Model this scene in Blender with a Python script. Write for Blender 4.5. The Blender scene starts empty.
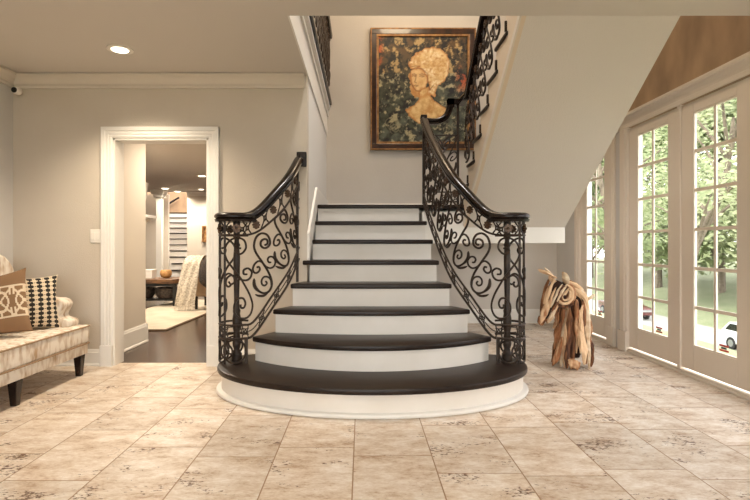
import bpy, bmesh, math, random
from mathutils import Vector, Matrix, noise
random.seed(7)
PI = math.pi
SC = bpy.context.scene
COL = SC.collection

# ------------------------------------------------------------------ camera
H = 1.06            # eye height
F = 500.0           # focal length in pixels of the 750x500 frame
CX, CY = 362.0, 245.0
cam_d = bpy.data.cameras.new('camera')
cam = bpy.data.objects.new('camera', cam_d)
COL.objects.link(cam)
cam.location = (0, 0, H)
cam.rotation_euler = (PI/2, 0, 0)
cam_d.sensor_width = 36
cam_d.lens = 24
cam_d.shift_x = (375-CX)/750
cam_d.shift_y = (CY-250)/750
cam_d.clip_end = 300
SC.camera = cam

def at(px, py, Y):
    return Vector(((px-CX)*Y/F, Y, H+(CY-py)*Y/F))

# ------------------------------------------------------------------ materials
def lin(c):
    def f(v):
        v /= 255.0
        return v/12.92 if v <= .04045 else ((v+.055)/1.055)**2.4
    return (f(c[0]), f(c[1]), f(c[2]), 1)

def newmat(name):
    m = bpy.data.materials.new(name)
    m.use_nodes = True
    nt = m.node_tree
    b = nt.nodes['Principled BSDF']
    return m, nt, b

def N(nt, t, **kw):
    n = nt.nodes.new(t)
    for k, v in kw.items():
        setattr(n, k, v)
    return n

def plain(name, col, rough=.5, metal=0, col2=None, scale=6, bump=0, bscale=80, stretch=None, detail=4, spec=.5, coat=0, lo=.35, hi=.65):
    m, nt, b = newmat(name)
    b.inputs['Roughness'].default_value = rough
    b.inputs['Metallic'].default_value = metal
    b.inputs['Specular IOR Level'].default_value = spec
    b.inputs['Coat Weight'].default_value = coat
    b.inputs['Base Color'].default_value = lin(col)
    tc = N(nt, 'ShaderNodeTexCoord')
    mp = N(nt, 'ShaderNodeMapping')
    nt.links.new(tc.outputs['Object'], mp.inputs['Vector'])
    if stretch: mp.inputs['Scale'].default_value = stretch
    if col2:
        nz = N(nt, 'ShaderNodeTexNoise')
        nz.inputs['Scale'].default_value = scale
        nz.inputs['Detail'].default_value = detail
        nt.links.new(mp.outputs[0], nz.inputs['Vector'])
        r = N(nt, 'ShaderNodeValToRGB')
        r.color_ramp.elements[0].position = lo
        r.color_ramp.elements[1].position = hi
        r.color_ramp.elements[0].color = lin(col)
        r.color_ramp.elements[1].color = lin(col2)
        nt.links.new(nz.outputs['Fac'], r.inputs['Fac'])
        nt.links.new(r.outputs['Color'], b.inputs['Base Color'])
    if bump:
        n2 = N(nt, 'ShaderNodeTexNoise')
        n2.inputs['Scale'].default_value = bscale
        n2.inputs['Detail'].default_value = 3
        nt.links.new(mp.outputs[0], n2.inputs['Vector'])
        bp = N(nt, 'ShaderNodeBump')
        bp.inputs['Strength'].default_value = bump
        bp.inputs['Distance'].default_value = .01
        nt.links.new(n2.outputs['Fac'], bp.inputs['Height'])
        nt.links.new(bp.outputs[0], b.inputs['Normal'])
    return m

def emit(name, col, strength):
    m, nt, b = newmat(name)
    b.inputs['Base Color'].default_value = (0, 0, 0, 1)
    b.inputs['Emission Color'].default_value = lin(col)
    b.inputs['Emission Strength'].default_value = strength
    return m

M = {}
M['wall_beige'] = plain('wall_beige', (205, 195, 181), .85, col2=(199, 188, 173), scale=1.5, bump=.25, bscale=120)
M['wall_grey'] = plain('wall_grey', (205, 201, 195), .85, col2=(198, 194, 189), scale=2, bump=.2, bscale=90)
M['wall_back'] = plain('wall_back', (208, 201, 192), .8, col2=(200, 192, 183), scale=1.2, bump=.15, bscale=60)
M['wall_stair'] = plain('wall_stair', (222, 219, 215), .8, bump=.1, bscale=60)
M['ceiling'] = plain('ceiling_paint', (210, 203, 194), .9, bump=.1, bscale=120)
M['soffit'] = plain('soffit_plaster', (214, 207, 198), .9, bump=.45, bscale=110)
M['white'] = plain('white_trim', (232, 228, 221), .42)
M['cream'] = plain('cream_trim', (214, 204, 190), .45)
M['riser'] = plain('riser_paint', (229, 223, 215), .5, col2=(223, 216, 206), scale=3)
M['door'] = plain('door_paint', (222, 210, 195), .4)
M['brown_wall'] = plain('brown_faux', (184, 154, 122), .75, col2=(146, 121, 97), scale=2.6, stretch=(1, 1.6, .8), detail=6, lo=.3, hi=.7, bump=.1)
M['tread'] = plain('dark_wood', (28, 20, 15), .36, col2=(42, 30, 23), scale=7, stretch=(1, 9, 9), spec=.28)
M['rail_wood'] = plain('rail_wood', (24, 16, 12), .25, col2=(36, 24, 18), scale=8, spec=.4)
M['iron'] = plain('wrought_iron', (40, 32, 26), .42, metal=.2, col2=(58, 44, 34), scale=25, spec=.4)
M['bronze'] = plain('bronze_iron', (100, 74, 52), .4, metal=.3, col2=(64, 47, 34), scale=60)
M['gold'] = plain('gold_leaf', (168, 122, 72), .5, metal=.3, col2=(120, 82, 46), scale=20)
M['frame_dark'] = plain('frame_dark', (44, 27, 17), .3, col2=(72, 42, 24), scale=14, coat=.3)
M['glassdark'] = plain('dark_glass', (20, 24, 28), .1)
M['black'] = plain('black_plastic', (18, 18, 18), .35)
M['plate'] = plain('switch_plate', (236, 230, 220), .35)
M['leg'] = plain('ebony_leg', (24, 16, 12), .25, col2=(44, 30, 22), scale=20, stretch=(4, 4, .5))
M['velvet'] = plain('velvet', (228, 219, 205), .8, col2=(176, 146, 112), scale=24, stretch=(1, 1, .32), detail=9, lo=.45, hi=.70, bump=.2, bscale=60)
M['piping'] = plain('piping', (150, 122, 90), .8)
M['pillow_brown'] = plain('pillow_brown', (132, 100, 70), .9, bump=.3, bscale=300)
M['pillow_cream'] = plain('pillow_cream', (214, 196, 168), .9, bump=.3, bscale=300)
M['pillow_black'] = plain('pillow_black', (36, 30, 26), .9)
M['stringer'] = plain('stringer_paint', (214, 196, 172), .5)
M['rug'] = plain('rug', (200, 188, 168), .95, col2=(184, 170, 150), scale=3, bump=.3, bscale=200)
M['rug_edge'] = plain('rug_edge', (120, 100, 80), .95)
M['liveedge'] = plain('live_edge_wood', (122, 86, 54), .5, col2=(60, 38, 24), scale=6, stretch=(1, 6, 6))
M['wicker'] = plain('wicker', (44, 36, 32), .7, col2=(92, 80, 70), scale=30, bump=.6, bscale=40)
M['bowl'] = plain('wood_bowl', (206, 162, 104), .55, col2=(172, 122, 70), scale=22)
M['throw'] = plain('knit_throw', (214, 204, 186), .95, col2=(160, 148, 132), scale=40, bump=.9, bscale=45)
M['fur'] = plain('dark_fur', (34, 28, 25), .95, col2=(70, 60, 52), scale=50, bump=.8, bscale=60)
M['chairfab'] = plain('armchair_fabric', (168, 140, 110), .85)
M['paper'] = plain('print_paper', (214, 170, 110), .8, col2=(120, 66, 30), scale=9)
M['lawn'] = plain('lawn_grass', (126, 130, 100), .95, col2=(112, 120, 86), scale=.6)
M['asphalt'] = plain('asphalt', (150, 148, 144), .9)
M['bark'] = plain('bark', (120, 108, 92), .9, col2=(84, 74, 62), scale=6)
M['carwhite'] = plain('car_white', (236, 238, 240), .2, coat=.5)
M['carmaroon'] = plain('car_maroon', (92, 48, 44), .25, coat=.5)
M['tyre'] = plain('tyre', (26, 26, 26), .7)
M['alloy'] = plain('alloy', (170, 172, 174), .3, metal=.8)
M['red'] = plain('red_tag', (190, 62, 40), .5)
M['lampglow'] = emit('lamp_glow', (255, 240, 214), 6)
M['lampglow_far'] = emit('lamp_glow_far', (255, 238, 208), 8)

# travertine floor: staggered rectangular slabs running away from the camera
def travertine():
    m, nt, b = newmat('travertine')
    L = nt.links.new
    tc = N(nt, 'ShaderNodeTexCoord')
    sx = N(nt, 'ShaderNodeSeparateXYZ'); L(tc.outputs['Object'], sx.inputs[0])
    def math_(op, a, c=None):
        n = N(nt, 'ShaderNodeMath', operation=op)
        for i, v in enumerate((a, c)):
            if v is None: continue
            if isinstance(v, (int, float)): n.inputs[i].default_value = v
            else: L(v, n.inputs[i])
        return n.outputs[0]
    W, LEN = .393, .615
    u = math_('DIVIDE', math_('ADD', sx.outputs['X'], W*20-.21+.042), W)
    ci = math_('FLOOR', u); uf = math_('FRACT', u)
    wn = N(nt, 'ShaderNodeTexWhiteNoise', noise_dimensions='1D'); L(ci, wn.inputs['W'])
    v = math_('ADD', math_('DIVIDE', sx.outputs['Y'], LEN), wn.outputs['Value'])
    ri = math_('FLOOR', v); vf = math_('FRACT', v)
    du = math_('MULTIPLY', math_('MINIMUM', uf, math_('SUBTRACT', 1, uf)), W)
    dv = math_('MULTIPLY', math_('MINIMUM', vf, math_('SUBTRACT', 1, vf)), LEN)
    d = math_('MINIMUM', du, dv)
    grout = N(nt, 'ShaderNodeMapRange'); L(d, grout.inputs[0])
    grout.inputs[1].default_value = .0015; grout.inputs[2].default_value = .0042
    w2 = N(nt, 'ShaderNodeTexWhiteNoise', noise_dimensions='2D')
    cb = N(nt, 'ShaderNodeCombineXYZ'); L(ci, cb.inputs[0]); L(ri, cb.inputs[1]); L(cb.outputs[0], w2.inputs['Vector'])
    # per-slab offset of the pattern
    off = N(nt, 'ShaderNodeVectorMath', operation='MULTIPLY_ADD')
    L(w2.outputs['Color'], off.inputs[0]); off.inputs[1].default_value = (7, 7, 7); L(tc.outputs['Object'], off.inputs[2])
    mp = N(nt, 'ShaderNodeMapping'); mp.inputs['Scale'].default_value = (.75, 1.5, 1); L(off.outputs[0], mp.inputs[0])
    n1 = N(nt, 'ShaderNodeTexNoise'); n1.inputs['Scale'].default_value = 7.5; n1.inputs['Detail'].default_value = 12; n1.inputs['Roughness'].default_value = .74; n1.inputs['Distortion'].default_value = .2
    L(mp.outputs[0], n1.inputs['Vector'])
    r1 = N(nt, 'ShaderNodeValToRGB'); cr = r1.color_ramp
    cr.elements[0].position = .30; cr.elements[0].color = lin((164, 133, 106))
    cr.elements[1].position = .70; cr.elements[1].color = lin((234, 226, 217))
    e = cr.elements.new(.44); e.color = lin((203, 183, 161))
    e = cr.elements.new(.56); e.color = lin((219, 206, 191))
    n5 = N(nt, 'ShaderNodeTexNoise'); n5.inputs['Scale'].default_value = 55; n5.inputs['Detail'].default_value = 5; n5.inputs['Roughness'].default_value = .7; L(mp.outputs[0], n5.inputs['Vector'])
    L(math_('ADD', n1.outputs['Fac'], math_('MULTIPLY', math_('SUBTRACT', n5.outputs['Fac'], .5), .42)), r1.inputs['Fac'])
    tint = N(nt, 'ShaderNodeMix', data_type='RGBA', blend_type='MULTIPLY'); tint.inputs['Factor'].default_value = 1
    rt = N(nt, 'ShaderNodeMapRange'); L(w2.outputs['Value'], rt.inputs[0]); rt.inputs[3].default_value = .88; rt.inputs[4].default_value = 1.06
    L(r1.outputs['Color'], tint.inputs['A']); L(rt.outputs[0], tint.inputs['B'])
    # pits, in clusters
    mp2 = N(nt, 'ShaderNodeMapping'); mp2.inputs['Scale'].default_value = (.7, 1.25, 1); L(off.outputs[0], mp2.inputs[0])
    n2 = N(nt, 'ShaderNodeTexNoise'); n2.inputs['Scale'].default_value = 62; n2.inputs['Detail'].default_value = 4; n2.inputs['Roughness'].default_value = .6
    L(mp2.outputs[0], n2.inputs['Vector'])
    n3 = N(nt, 'ShaderNodeTexNoise'); n3.inputs['Scale'].default_value = 4.5; n3.inputs['Detail'].default_value = 3; L(mp2.outputs[0], n3.inputs['Vector'])
    pit = math_('ADD', n2.outputs['Fac'], math_('MULTIPLY', n3.outputs['Fac'], 1.1))
    pr = N(nt, 'ShaderNodeMapRange'); L(pit, pr.inputs[0]); pr.inputs[1].default_value = 1.235; pr.inputs[2].default_value = 1.30
    mx = N(nt, 'ShaderNodeMix', data_type='RGBA'); L(pr.outputs[0], mx.inputs['Factor']); L(tint.outputs['Result'], mx.inputs['A']); mx.inputs['B'].default_value = lin((98, 66, 40))
    mg = N(nt, 'ShaderNodeMix', data_type='RGBA'); L(grout.outputs[0], mg.inputs['Factor']); mg.inputs['A'].default_value = lin((150, 116, 82)); L(mx.outputs['Result'], mg.inputs['B'])
    L(mg.outputs['Result'], b.inputs['Base Color'])
    b.inputs['Roughness'].default_value = .42
    b.inputs['Specular IOR Level'].default_value = .4
    bp = N(nt, 'ShaderNodeBump'); bp.inputs['Strength'].default_value = .5; bp.inputs['Distance'].default_value = .004
    hh = math_('SUBTRACT', grout.outputs[0], math_('MULTIPLY', pr.outputs[0], .8)); L(hh, bp.inputs['Height']); L(bp.outputs[0], b.inputs['Normal'])
    return m
M['travertine'] = travertine()
M['darkfloor'] = plain('dark_plank', (40, 26, 18), .2, col2=(70, 46, 30), scale=2.2, stretch=(3, .8, 1), detail=7, spec=.35)

def glass():
    m, nt, b = newmat('clear_pane')
    nt.nodes.remove(b)
    out = nt.nodes['Material Output']
    tr = N(nt, 'ShaderNodeBsdfTransparent'); tr.inputs[0].default_value = (.97, .98, .97, 1)
    gl = N(nt, 'ShaderNodeBsdfGlossy'); gl.inputs['Roughness'].default_value = .02
    mx = N(nt, 'ShaderNodeMixShader'); mx.inputs[0].default_value = .05
    nt.links.new(tr.outputs[0], mx.inputs[1]); nt.links.new(gl.outputs[0], mx.inputs[2])
    nt.links.new(mx.outputs[0], out.inputs[0])
    return m
M['glass'] = glass()

def leafmat(name, c1, c2):
    m, nt, b = newmat(name)
    g = N(nt, 'ShaderNodeNewGeometry')
    r = N(nt, 'ShaderNodeValToRGB'); r.color_ramp.elements[0].color = lin(c1); r.color_ramp.elements[1].color = lin(c2)
    nt.links.new(g.outputs['Random Per Island'], r.inputs['Fac'])
    nt.links.new(r.outputs['Color'], b.inputs['Base Color'])
    b.inputs['Roughness'].default_value = .6
    out = nt.nodes['Material Output']
    tl = N(nt, 'ShaderNodeBsdfTranslucent'); nt.links.new(r.outputs['Color'], tl.inputs[0])
    mx = N(nt, 'ShaderNodeMixShader'); mx.inputs[0].default_value = .45
    nt.links.new(b.outputs[0], mx.inputs[1]); nt.links.new(tl.outputs[0], mx.inputs[2]); nt.links.new(mx.outputs[0], out.inputs[0])
    return m
M['leaf_light'] = leafmat('leaf_light', (124, 134, 94), (168, 174, 134))
M['leaf_mid'] = leafmat('leaf_mid', (98, 114, 70), (146, 156, 110))

def driftmat(name, c1, c2, c3):
    m, nt, b = newmat(name)
    tc = N(nt, 'ShaderNodeTexCoord'); oi = N(nt, 'ShaderNodeObjectInfo')
    mp = N(nt, 'ShaderNodeMapping'); mp.inputs['Scale'].default_value = (26, 26, 4)
    ad = N(nt, 'ShaderNodeVectorMath', operation='ADD')
    nt.links.new(tc.outputs['Object'], ad.inputs[0]); nt.links.new(oi.outputs['Random'], ad.inputs[1])
    nt.links.new(ad.outputs[0], mp.inputs[0])
    nz = N(nt, 'ShaderNodeTexNoise'); nz.inputs['Scale'].default_value = 1.3; nz.inputs['Detail'].default_value = 6
    nt.links.new(mp.outputs[0], nz.inputs['Vector'])
    a = N(nt, 'ShaderNodeMath', operation='MULTIPLY_ADD'); a.inputs[1].default_value = .8; nt.links.new(oi.outputs['Random'], a.inputs[0]); nt.links.new(nz.outputs['Fac'], a.inputs[2]); a.use_clamp = True
    r = N(nt, 'ShaderNodeValToRGB'); cr = r.color_ramp
    cr.elements[0].position = .48; cr.elements[0].color = lin(c1); cr.elements[1].position = 1.0; cr.elements[1].color = lin(c3)
    e = cr.elements.new(.78); e.color = lin(c2)
    nt.links.new(a.outputs[0], r.inputs['Fac']); nt.links.new(r.outputs['Color'], b.inputs['Base Color'])
    b.inputs['Roughness'].default_value = .75
    bp = N(nt, 'ShaderNodeBump'); bp.inputs['Strength'].default_value = .7; bp.inputs['Distance'].default_value = .006
    nt.links.new(nz.outputs['Fac'], bp.inputs['Height']); nt.links.new(bp.outputs[0], b.inputs['Normal'])
    return m
M['drift'] = driftmat('driftwood', (64, 34, 17), (158, 104, 64), (222, 188, 150))
M['driftdark'] = plain('gap_shade_and_eye', (34, 20, 12), .9, col2=(56, 32, 19), scale=20)  # dark tone stands in for shade in the gaps; also the eye
M['driftpale'] = plain('driftwood_pale', (226, 208, 180), .7, col2=(192, 160, 124), scale=16)

# ------------------------------------------------------------------ mesh helpers
ORG = {}
class MB:
    def __init__(s):
        s.v = []; s.f = []; s.mi = []
    def add(s, vs, fs, mi=0):
        o = len(s.v)
        s.v += [tuple(p) for p in vs]
        s.f += [tuple(i+o for i in f) for f in fs]
        s.mi += [mi]*len(fs)
        return s
    def box(s, x0, x1, y0, y1, z0, z1, mi=0):
        return s.add([(x0,y0,z0),(x1,y0,z0),(x1,y1,z0),(x0,y1,z0),(x0,y0,z1),(x1,y0,z1),(x1,y1,z1),(x0,y1,z1)],
                     [(0,3,2,1),(4,5,6,7),(0,1,5,4),(1,2,6,5),(2,3,7,6),(3,0,4,7)], mi)
    def prism(s, poly, fn, d0, d1, mi=0):
        """poly of (a,b); fn(a,b,d) -> 3D; extruded from d0 to d1"""
        n = len(poly)
        vs = [fn(a, b, d0) for a, b in poly]+[fn(a, b, d1) for a, b in poly]
        fs = [tuple(range(n))[::-1], tuple(range(n, 2*n))]+[(i, (i+1) % n, n+(i+1) % n, n+i) for i in range(n)]
        return s.add(vs, fs, mi)
    def plan(s, poly, z0, z1, mi=0):
        return s.prism(poly, lambda a, b, d: (a, b, d), z0, z1, mi)
    def tube(s, pts, r, n=6, caps=True, flat=None):
        pts = [Vector(p) for p in pts]
        k = len(pts)
        if k < 2: return s
        rs = r if isinstance(r, (list, tuple)) else [r]*k
        t0 = (pts[1]-pts[0]).normalized()
        up = Vector((0, 0, 1)) if abs(t0.z) < .9 else Vector((0, 1, 0))
        nx = t0.cross(up).normalized()
        vs = []
        for i in range(k):
            t = (pts[min(i+1, k-1)]-pts[max(i-1, 0)])
            if t.length < 1e-9: t = t0
            t.normalize()
            nx = (nx-t*nx.dot(t))
            if nx.length < 1e-6: nx = t.orthogonal()
            nx.normalize()
            ny = t.cross(nx)
            for j in range(n):
                a = 2*PI*j/n
                vs.append(pts[i]+nx*math.cos(a)*rs[i]*(flat or 1)+ny*math.sin(a)*rs[i])
        fs = []
        for i in range(k-1):
            for j in range(n):
                fs.append((i*n+j, i*n+(j+1) % n, (i+1)*n+(j+1) % n, (i+1)*n+j))
        if caps:
            fs.append(tuple(range(n))[::-1]); fs.append(tuple(range((k-1)*n, k*n)))
        return s.add(vs, fs)
    def lathe(s, prof, c, n=16, axis='z'):
        """prof of (r, h) along axis from c"""
        c = Vector(c); vs = []
        for r, h in prof:
            for j in range(n):
                a = 2*PI*j/n
                p = (r*math.cos(a), r*math.sin(a), h)
                if axis == 'x': p = (p[2], p[0], p[1])
                if axis == 'y': p = (p[0], p[2], p[1])
                vs.append(c+Vector(p))
        fs = []
        for i in range(len(prof)-1):
            for j in range(n):
                fs.append((i*n+j, i*n+(j+1) % n, (i+1)*n+(j+1) % n, (i+1)*n+j))
        fs.append(tuple(range(n))[::-1]); fs.append(tuple(range((len(prof)-1)*n, len(prof)*n)))
        return s.add(vs, fs)
    def sweep(s, pts, prof, closed=False):
        """prof of (side, up) swept along pts; side stays horizontal"""
        pts = [Vector(p) for p in pts]; k = len(pts); n = len(prof); vs = []
        for i in range(k):
            t = (pts[min(i+1, k-1)]-pts[max(i-1, 0)]).normalized()
            hz = Vector((t.x, t.y, 0))
            hz = hz.normalized() if hz.length > 1e-5 else Vector((1, 0, 0))
            sd = Vector((hz.y, -hz.x, 0)); up = sd.cross(t).normalized()
            for a, b in prof: vs.append(pts[i]+sd*a+up*b)
        fs = [(i*n+j, i*n+(j+1) % n, (i+1)*n+(j+1) % n, (i+1)*n+j) for i in range(k-1) for j in range(n)]
        fs += [tuple(range(n))[::-1], tuple(range((k-1)*n, k*n))]
        return s.add(vs, fs)
    def build(s, name, mats, parent=None, bevel=0, smooth=False, segs=2):
        if not isinstance(mats, (list, tuple)): mats = [mats]
        vs = [Vector(p) for p in s.v]
        if parent is not None: org = ORG[parent.name]
        else:
            xs = [p.x for p in vs]; ys = [p.y for p in vs]; zs = [p.z for p in vs]
            org = Vector(((min(xs)+max(xs))/2, (min(ys)+max(ys))/2, min(zs)))
        me = bpy.data.meshes.new(name)
        me.from_pydata([p-org for p in vs], [], s.f)
        for m in mats: me.materials.append(m)
        if len(mats) > 1: me.polygons.foreach_set('material_index', s.mi)
        bm = bmesh.new(); bm.from_mesh(me)
        bmesh.ops.recalc_face_normals(bm, faces=bm.faces)
        if bevel:
            es = [e for e in bm.edges if len(e.link_faces) == 2 and e.calc_face_angle(0) > .6]
            bmesh.ops.bevel(bm, geom=es, offset=bevel, segments=segs, affect='EDGES', profile=.5, clamp_overlap=True)
        bm.to_mesh(me); bm.free()
        if smooth:
            me.polygons.foreach_set('use_smooth', [True]*len(me.polygons))
            me.set_sharp_from_angle(angle=.7)
        o = bpy.data.objects.new(name, me); COL.objects.link(o)
        if parent is not None:
            o.parent = parent
        else: o.location = org
        ORG[o.name] = org
        return o

def tag(o, label=None, cat=None, group=None, kind=None):
    if label: o['label'] = label
    if cat: o['category'] = cat
    if group: o['group'] = group
    if kind: o['kind'] = kind
    return o
def thing(name, loc, label, cat, group=None, kind=None):
    o = bpy.data.objects.new(name, None); COL.objects.link(o)
    o.location = loc; o.empty_display_size = .1
    ORG[o.name] = Vector(loc)
    return tag(o, label, cat, group, kind)
def struct(mb, name, mats, **kw):
    return tag(mb.build(name, mats, **kw), kind='structure')
def catmull(pts, per=8):
    P = [Vector(p) for p in pts]; out = []
    for i in range(len(P)-1):
        p0 = P[i-1] if i else P[0]*2-P[1]
        p1, p2 = P[i], P[i+1]
        p3 = P[i+2] if i+2 < len(P) else P[-1]*2-P[-2]
        for k in range(per):
            t = k/per
            out.append(.5*((2*p1)+(p2-p0)*t+(2*p0-5*p1+4*p2-p3)*t*t+(3*p1-p0-3*p2+p3)*t**3))
    out.append(P[-1])
    return out

# ------------------------------------------------------------------ room shell
ZC = 2.55; ZF = 2.96; ZT = 5.4           # ceiling, upper floor, stairwell ceiling
YW = 4.40; YB = 6.80; YE = 3.25          # door wall, back wall, ceiling edge
XL = -3.07; XR = 2.65; XS = -.484        # left wall, right wall, stairwell wall
YR = -3.0
DX0, DX1, DZ = -2.19, -1.35, 2.0         # cased opening

fl = MB().plan([(XL-.1, YR-.1), (XR+.1, YR-.1), (XR+.1, YB+.1), (XS-.05, YB+.1), (XS-.05, YW+.1), (XL-.1, YW+.1)], -.05, 0)
struct(fl, 'floor', M['travertine'])
struct(MB().box(-9, XS-.06, YW+.1, 19, -.05, .0), 'floor_hall', M['darkfloor'])

struct(MB().box(XL-.12, XL, YR, YW+.13, 0, ZC).box(XL-.12, XL, YR, YB, ZF, ZT), 'wall_left', M['wall_grey'])
w = MB().box(XL, DX0, YW, YW+.13, 0, ZC).box(DX1, XS, YW, YW+.13, 0, ZC).box(DX0, DX1, YW, YW+.13, DZ, ZC)
struct(w, 'wall_door', M['wall_beige'])
struct(MB().box(XS-.12, XS, YW+.13, YB, 0, ZC+.0), 'wall_stair', M['wall_stair'])
struct(MB().box(XS-.12, XR+.15, YB, YB+.15, 0, ZT).box(XL, XS-.12, YB, YB+.15, ZF, ZT), 'wall_back', M['wall_back'])
# right wall with two openings
OP = [(1.76, 4.99), (5.33, 6.09)]; OZ = 2.225
wr = MB().box(XR, XR+.15, YR, OP[0][0], 0, OZ).box(XR, XR+.15, OP[0][1], OP[1][0], 0, OZ).box(XR, XR+.15, OP[1][1], YB, 0, OZ)
wr.box(XR, XR+.15, YR, YB, OZ, 3.25, 1).box(XR, XR+.15, YR, 3.5, 3.25, ZT, 1).box(XR, XR+.15, 5.5, YB, 3.25, ZT, 1).box(XR, XR+.15, 3.5, 5.5, 5.1, ZT, 1)
struct(wr, 'wall_right', [M['wall_grey'], M['brown_wall']])
# rear wall behind the camera with a wide window added for frontal fill
WX0, WX1, WZ0, WZ1 = -2.7, 2.3, .35, 2.4
rw = MB().box(XL, WX0, YR-.15, YR, 0, ZC).box(WX1, XR, YR-.15, YR, 0, ZC).box(WX0, WX1, YR-.15, YR, 0, WZ0).box(WX0, WX1, YR-.15, YR, WZ1, ZC)
rw.box(XL, XR, YR-.15, YR, ZC, ZT)
struct(rw, 'wall_rear', M['wall_beige'])
wf = MB()
for x in (WX0, -1.03, .63, WX1): wf.box(x-.03, x+.03, YR-.1, YR-.03, WZ0, WZ1)
wf.box(WX0, WX1, YR-.1, YR-.03, WZ0, WZ0+.06).box(WX0, WX1, YR-.1, YR-.03, WZ1-.06, WZ1)
wo = struct(wf, 'window_added_rear', M['white'])
MB().box(WX0, WX1, YR-.075, YR-.069, WZ0+.06, WZ1-.06).build('pane', M['glass'], wo)

uw = MB()
for y in (3.5, 4.5, 5.5): uw.box(XR+.04, XR+.10, y-.03, y+.03, 3.25, 5.1)
uw.box(XR+.04, XR+.10, 3.5, 5.5, 3.25, 3.31).box(XR+.04, XR+.10, 3.5, 5.5, 5.04, 5.1)
uo = struct(uw, 'window_2', M['white'])
MB().box(XR+.06, XR+.066, 3.5, 5.5, 3.3, 5.05).build('pane', M['glass'], uo)

# ceilings and the floor structure above
cl = MB().box(XL, XR, YR, YE, ZC, ZF).box(XL, XS, YE, YB, ZC, ZF)
struct(cl, 'ceiling', M['ceiling'])
struct(MB().box(XL-.12, XR+.15, YR-.15, YB+.15, ZT, ZT+.1), 'ceiling_stairwell', M['wall_back'])

# fascia trim along the gallery edge
ft = MB()
ft.box(XS, XS+.012, YE+.0, YB, ZC, ZF)
ft.box(XS, XS+.03, YE, YB, ZC+.26, ZC+.29)
ft.box(XS, XS+.05, YE, YB, ZF-.06, ZF-.02)
struct(ft, 'trim_gallery', M['white'])

# crown mouldings
def crown_profile():
    return [(0, 0), (.03, 0), (.03, .02), (.02, .03), (.03, .05), (.055, .075), (.075, .085), (.085, .09), (.085, .11), (0, .11)]
cm = MB().prism(crown_profile(), lambda a, b, d: (d, YW-a, ZC-.115+b), XL, XS-.02)
struct(cm, 'trim_crown_door_wall', M['cream'])
cm = MB().prism(crown_profile(), lambda a, b, d: (XL+a, d, ZC-.115+b), YR, YW)
struct(cm, 'trim_crown_left', M['cream'])

# baseboards
def bb(mb, fn, d0, d1, h=.145, t=.018):
    mb.prism([(0, 0), (t+.012, 0), (t+.012, .012), (t, .024), (t, h-.03), (t-.006, h-.022), (t-.008, h-.01), (.004, h), (0, h)], fn, d0, d1)
b = MB()
bb(b, lambda a, c, d: (d, YW-a, c), XL, DX0-.11)
bb(b, lambda a, c, d: (d, YW-a, c), DX1+.11, XS)
struct(b, 'baseboard_door_wall', M['white'])
b = MB(); bb(b, lambda a, c, d: (XL+a, d, c), YR, YW); struct(b, 'baseboard_left', M['white'])
b = MB(); bb(b, lambda a, c, d: (d, YB-a, c), .7, XR, h=.19); struct(b, 'baseboard_back', M['white'])
b = MB(); bb(b, lambda a, c, d: (d, YB-a, 1.48+c), XS, 2.0, h=.14); struct(b, 'baseboard_landing', M['white'])
b = MB()
bb(b, lambda a, c, d: (XR-a, d, c), 6.22, YB, h=.19)
bb(b, lambda a, c, d: (XR-a, d, c), YR, OP[0][0]-.12, h=.19)
struct(b, 'baseboard_right', M['white'])

# cased opening on the left: jamb, fluted casing, plinths
t = MB()
jd0, jd1 = YW-.005, YW+.16
t.box(DX0-.02, DX0+.018, jd0, jd1, 0, DZ).box(DX1-.018, DX1+.02, jd0, jd1, 0, DZ).box(DX0-.02, DX1+.02, jd0, jd1, DZ-.018, DZ+.02)
def casing(lo, hi, side):
    # stepped casing profile across its width
    wd = .095
    prof = [(0, 0), (0, .012), (.012, .018), (.03, .016), (.034, .022), (.058, .02), (.062, .028), (.085, .03), (wd, .03), (wd, 0)]
    x0 = DX0 if side < 0 else DX1
    t.prism(prof, lambda a, c, d: (x0+side*a, YW-c, d), lo, hi)
casing(.17, DZ+.095, -1); casing(.17, DZ+.095, 1)
t.prism([(0, 0), (0, .012), (.012, .018), (.03, .016), (.034, .022), (.058, .02), (.062, .028), (.085, .03), (.095, .03), (.095, 0)],
        lambda a, c, d: (d, YW-c-.001, DZ+a), DX0-.095, DX1+.095)
t.box(DX0-.1, DX0+.005, YW-.04, YW, 0, .18).box(DX1-.005, DX1+.1, YW-.04, YW, 0, .18)
struct(t, 'trim_opening', M['white'])

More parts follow.
